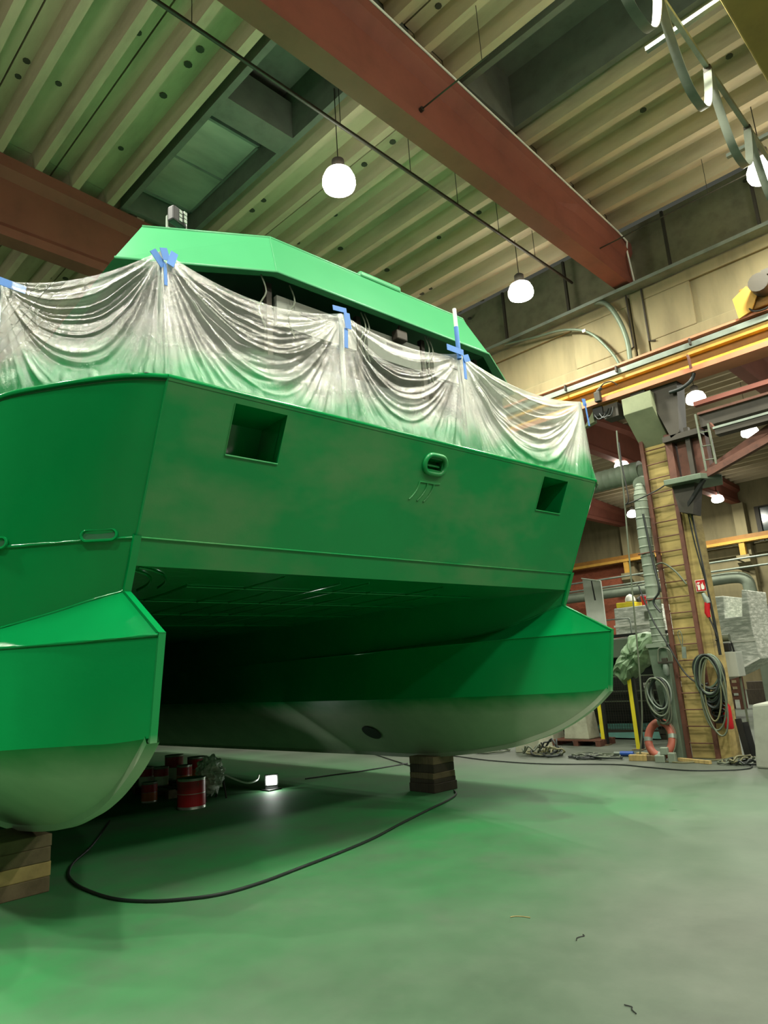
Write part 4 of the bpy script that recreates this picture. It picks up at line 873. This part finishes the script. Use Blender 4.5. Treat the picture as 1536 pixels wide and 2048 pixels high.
tag(MB().prism([(-10.95, 22.1, 3.43), (-10.95, 22.1, 3.6), (-10.3, 22.1, 3.58), (-10.32, 22.1, 3.43)], (0, .6, 0)).build('yellow_tray', M_YPOST, None, bevel=.02), 'yellow tray on the roof of the white wrapped boat', 'tray')
tag(MB().lathe([(.13, 0), (.16, .3), (.165, .31), (.15, .32)], (-10.08, 22.5, 3.43), 18).build('bucket', M_RED, None, 40), 'red bucket on the roof of the white wrapped boat', 'bucket')
bg = MB(); bm_ = bmesh.new(); bmesh.ops.create_icosphere(bm_, subdivisions=3, radius=.2); bg.v = [Vector((-10.38, 22.98, 3.66))+v_.co*(1+.35*noise.noise(v_.co*9)) for v_ in bm_.verts]; bg.f = [tuple(v_.index for v_ in f_.verts) for f_ in bm_.faces]; bm_.free()
for p in bg.v: p.z = max(p.z, 3.44)
tag(bg.build('rubbish_bag', M_BLACK, None, 40), 'black bag heaped beside the red bucket on the wrapped boat', 'bag')
wh_ = MB(); wh_.lathe([(.17, 0), (.16, .1), (.1, .2), (.02, .24)], (-10.52, 22.3, 3.62), 16); tag(wh_.build('white_bag', M_WHITE, None, 50), 'small white bundle on the yellow tray of the wrapped boat', 'bundle')
bd = thing('board_panel', 'tall pale board with a dark slot standing behind the green bow', 'board', (-9.6, 18, 0))
MB().prism([(-9.85, 18, 0), (-9.32, 18, 0), (-9.28, 18, 3.92), (-9.82, 18, 4.06)], (0, .06, 0)).build('sheet', M_PANEL, bd)
MB().prism([(-9.56, 17.99, 3.95), (-9.53, 17.99, 3.95), (-9.49, 17.99, 3.4), (-9.53, 17.99, 3.4)], (0, .01, 0)).build('slot', M_BLACK, bd)
MB().beam((-9.83, 17.98, 4.06), (-9.28, 17.98, 3.92), .04, .03).build('top_edge', M_WHITE, bd)
ws = thing('wrapped_superstructure', 'shrink-wrapped silver boat section with two uprights, right of the column', 'boat', (-6.8, 20.5, 0))
MB().prism([(-7.7, 20, 3.28), (-6.78, 20, 3.26), (-6.84, 20, 2.67), (-6.4, 20, 2.67), (-6.3, 20, 3.36), (-6.17, 20, 3.34), (-6.21, 20, 2.42), (-6.14, 20, 1.54), (-6.69, 20, 1.26), (-7.03, 20, 1.12), (-7.5, 20, 1.0), (-8.2, 20, .95)], (0, 1.6, 0)).build('wrapped_hull', M_WRAP, ws, bevel=.02)
MB().beam((-7.4, 19.97, 2.02), (-6.15, 19.97, 2.02), .03, .04).build('white_seam', M_WHITE, ws)
MB().tube([(-6.78, 19.97, 2.05), (-6.73, 19.97, 1.62)], .022, 6).build('black_strap', M_BLACK, ws)
MB().beam((-6.16, 19.98, 1.56), (-7.1, 19.98, 1.12), .03, .05).build('white_edge', M_WHITE, ws)
for x in (-8.1, -7.55): MB().bb((x-.08, 20.6, 0), (x+.08, 21.4, 1.0)).build('cradle', M_WOOD, ws)
mm = thing('machine_cabinet', 'grey machine cabinet with black louvred top at the right edge of the next bay', 'machine', (-6.9, 24.5, 0))
MB().bb((-7.5, 24, 2.65), (-5.5, 25.4, 3.15)).build('louvre_box', M_BLACK, mm)
for z in (2.75, 2.86, 2.97): MB().bb((-7.5, 23.98, z), (-5.5, 24, z+.02)).build('louvre', M_GREYC, mm)
MB().bb((-7.45, 24.05, 0), (-5.5, 25.4, 2.64)).build('cabinet', M_DUCT, mm, bevel=.02)
MB().tube([(-7.5, 23.9, 2.2), (-5.5, 23.9, 2.2)], .08, 12).build('pipe', M_GREYRAIL, mm, 60)
MB().tube([(-7.4, 23.95, 2.96), (-7.0, 23.95, 2.97)], .03, 8).build('white_handle', M_WHITE, mm, 60)
sm = thing('small_compressor', 'small grey box with yellow plate and dark motor right of the column, behind the coil', 'machine', (-4.72, 13.6, 0))
MB().bb((-4.86, 13.55, 1.3), (-4.56, 13.9, 1.74)).build('cabinet', M_PANEL, sm, bevel=.01); [MB().bb((x, 13.7, 0), (x+.03, 13.73, 1.3)).build('stand_leg', M_GREYC, sm) for x in (-4.84, -4.62)]; MB().bb((-4.92, 13.5, 1.74), (-4.8, 13.7, 1.92)).build('yellow_plate', M_YEL, sm)
MB().tube([(-4.88, 13.62, 2.0), (-4.64, 13.62, 2.0)], .07, 14).build('tank', M_GREYC, sm, 40); MB().box((-4.7, 13.6, 1.83), (.13, .1, .16)).build('motor', M_BLACK, sm, bevel=.02)
cr_ = thing('crate', 'red-brown wooden crate below the wrapped boat section', 'crate', (-8.28, 24, 0))
for i in range(3):
    for z in (.3, .5, .7, .9): MB().bb((-8.48, 23.8+i*.2, z), (-8.08, 23.84+i*.2, z+.1)).build('slat', M_RUST, cr_)
for x in (-8.46, -8.1): MB().bb((x-.03, 23.8, 0), (x+.03, 24.26, 1.0)).build('corner_post', M_RUST, cr_)
for k_, (y, z, lb) in enumerate(((26, .5, 'stack of dark planks on the floor beyond the crate, lower plank'), (26.1, .75, 'upper dark plank of the stack beyond the crate'))):
    tag(MB().bb((-8.6, y, 0 if k_ == 0 else .5), (-6.2+.3*k_, y+.4, z)).build('plank', M_WOODD, None), lb, 'plank', 'planks beyond the crate')

# ================================================================== PAINTING GEAR UNDER THE BOAT
def can(x, y, z, r, h, label, wrapc):
    t = thing('paint_can', label, 'paint can', (x, y, z), 'paint cans under the boat')
    MB().lathe([(r, 0), (r*1.02, .01), (r, .02), (r, h-.02), (r*1.03, h-.01), (r*1.03, h), (r*.9, h-.01)], (x, y, z), 22).build('tin', M_ALU, t, 30)
    MB().lathe([(r*1.012, h*.52), (r*1.012, h-.03)], (x, y, z), 22).build('red_label', M_RED, t, 30)
    MB().lathe([(r*1.012, h*.1), (r*1.012, h*.50)], (x, y, z), 22).build('lower_label', wrapc, t, 30)
    MB().tube([(x+r*1.05*math.cos(q), y-.01, z+h*.85-.5*r*math.sin(q)) for q in [PI*j/10 for j in range(11)]], .004, 5).build('handle', M_GREYRAIL, t, 60)
M_LABELO = mat('orange_can_label', '#c8642a', .4)
pt = thing('pallet', 'low wooden pallet with paint cans under the boat', 'pallet', (-11.3, 6.25, 0))
for i in range(5): MB().bb((-12.2, 5.85+i*.19, .11), (-10.9, 5.98+i*.19, .13)).build('deck_board', M_WOOD, pt)
for x in (-12.15, -11.6, -11.0): MB().bb((x, 5.85, 0), (x+.1, 6.75, .11)).build('bearer', M_WOOD, pt)
for x, y, z, r, h, lb, m in ((-11.9, 5.97, .13, .12, .3, 'paint can at the left front of the pallet', M_WHITE), (-11.62, 6.1, .13, .12, .3, 'paint can second from the left on the pallet', M_WHITE),
                             (-11.2, 6.3, .13, .125, .32, 'orange-labelled paint can at the right of the pallet', M_LABELO), (-12.1, 6.6, .13, .16, .42, 'tall paint can at the back left of the pallet', M_WHITE),
                             (-11.45, 6.68, .13, .16, .40, 'tall orange-red paint can at the back right of the pallet', M_LABELO), (-10.95, 5.55, 0, .12, .3, 'single paint can on the floor before the pallet', M_LABELO)):
    can(x, y, z, r, h, lb, m)
can(-9.75, 5.6, 0, .2, .42, 'big dark red drum on the floor in front of the wrapped sprayer', M_RED)
sp_ = thing('paint_sprayer', 'paint sprayer wrapped in crumpled clear plastic, beside the work lamp', 'sprayer', (-10.1, 6.2, 0))
bm_ = bmesh.new(); bmesh.ops.create_icosphere(bm_, subdivisions=4, radius=1); q = MB()
q.v = [Vector((-10.15+v_.co.x*.18, 6.15+v_.co.y*.22, .36+v_.co.z*.28))+v_.co*.09*noise.noise(v_.co*4) for v_ in bm_.verts]; q.f = [tuple(v_.index for v_ in f_.verts) for f_ in bm_.faces]; bm_.free()
q.build('plastic_cover', M_WRAP, sp_, 30)
for x, y in ((-10.3, 6.0), (-10.0, 6.0), (-10.3, 6.35), (-10.0, 6.35)): MB().tube([(x, y, 0), (x*.5-10.15*.5, y, .25)], .015, 6).build('leg', M_DARKST, sp_)
MB().tube(smoothpts([(-9.95, 6.3, .35), (-9.85, 6.6, .2), (-9.9, 6.85, .2), (-10.05, 7.0, .25)], 5), .015, 6).build('white_hose', M_WHITE, sp_, 60)
wl_ = thing('work_lamp', 'lit work lamp on the floor under the boat', 'lamp', (-9.95, 7.18, 0))
MB().box((-9.97, 7.19, .15), (.06, .22, .18), rz=-.6).build('housing', M_BLACK, wl_, bevel=.01)
MB().box((-9.937, 7.167, .15), (.006, .16, .13), rz=-.6).build('led_lens', M_SPOT, wl_)
MB().bb((-10.1, 7.05, 0), (-9.85, 7.3, .02)).box((-9.97, 7.19, .04), (.03, .2, .06), rz=-.6).build('stand', M_BLACK, wl_)
l = bpy.data.lights.new('work_lamp_light', 'AREA'); l.shape = 'RECTANGLE'; l.size = .16; l.size_y = .13; l.energy = 9; l.color = (.92, 1, .92)
o = bpy.data.objects.new('work_lamp_light', l); col.objects.link(o); o.location = (-9.925, 7.159, .15); o.rotation_euler = (PI/2, 0, PI/2-.6)

# electrical gear under the runway left of the corbel, hose beside the dark post, thruster openings, scraps on the floor
eb = thing('junction_box', 'dark electrical boxes with cable loops under the runway left of the corbel', 'electrical box', (-5.65, 12.2, 6.2))
MB().bb((-5.72, 12.12, 6.24), (-5.42, 12.4, 6.52)).build('box', M_DARKST, eb, bevel=.01); MB().bb((-5.95, 12.14, 6.36), (-5.74, 12.36, 6.55)).build('small_box', M_BLACK, eb, bevel=.01)
MB().bb((-5.95, 12.16, 6.53), (-5.42, 12.3, 6.57)).build('mounting_plate', M_YELDK, eb)
MB().prism([(-6.2, 12.2, 6.25), (-5.97, 12.2, 6.52), (-5.97, 12.2, 6.3)], (0, .12, 0)).build('gusset', M_CORB, eb)
for q in range(3): MB().tube(smoothpts([(-5.9+.1*q, 12.12, 6.4), (-5.82+.1*q, 12.08, 6.28), (-5.7+.08*q, 12.08, 6.3), (-5.6+.05*q, 12.1, 6.44)], 5), .012, 6).build('cable_loop', M_CABLE, eb, 60)
cc = thing('current_collector', 'small dark motor on the runway flange with a curved cable, left of the corbel', 'motor', (-5.7, 12.0, 6.6))
MB().box((-5.72, 11.98, 6.68), (.12, .09, .2)).tube([(-5.72, 11.98, 6.78), (-5.62, 11.98, 6.84)], .04, 10).build('body', M_DARKST, cc, bevel=.01)
MB().tube(smoothpts([(-5.66, 11.98, 6.84), (-5.55, 11.97, 6.9), (-5.4, 11.97, 6.88), (-5.3, 11.98, 6.78)], 5), .012, 6).build('curved_cable', M_BLACK, cc, 60)
tag(MB().tube(smoothpts([(-4.42, 12.12, 6.36), (-4.2, 12.1, 6.36), (-4.02, 12.1, 6.44), (-3.95, 12.1, 6.56)], 6), .035, 8).build('hose', M_CABLE, None, 60), 'thick dark hose bending from the steel post up to the crane runway', 'hose')
far_hull = [c for c in boat.children if c.name.startswith('hull')][1]; near_hull = [c for c in boat.children if c.name.startswith('hull')][0]
for hl, t0, sg in ((far_hull, TF, -1), (near_hull, TN, 1)):
    i = min(range(NL), key=lambda q: abs(Ci[q].x+8.75)); j = min(range(NL), key=lambda q: abs(K[q].x+8.75))
    a = Vector((Ci[i].x, t0+sg*Ci[i].y, Ci[i].z)); b = Vector((Ci[i].x, t0+sg*K[j].y, K[j].z)); up_ = (a-b).normalized(); c = b.lerp(a, .42)
    nrm = Vector((0, sg*abs(up_.z), -abs(up_.y))); c = c+nrm*.012
    ring = [c+Vector((1, 0, 0))*.19*math.cos(q)+up_*.15*math.sin(q) for q in [2*PI*k_/28 for k_ in range(29)]]
    MB().prism(ring[:-1], nrm*.006).build('thruster_opening', M_BLACK, hl); 
for x, y, a, lb in ((-3.2, 4.4, .6, 'short pale wire scrap on the bare floor, left one of the two in the foreground'), (-2.68, 4.3, 1.9, 'curled wire scrap on the floor right of the pale one'), (-2.0, 3.6, 2.7, 'wire scrap lying nearest to the camera at the lower right')):
    P = [(x+math.cos(a)*.03*q+.02*math.sin(q*1.3), y+math.sin(a)*.03*q+.015*math.cos(q), .005) for q in range(-2, 3)]
    tag(MB().tube(smoothpts(P, 4), .003, 5).build('wire_scrap', M_WOODL if a < 1 else M_BLACK, None, 60), lb, 'scrap', 'scraps on the floor')
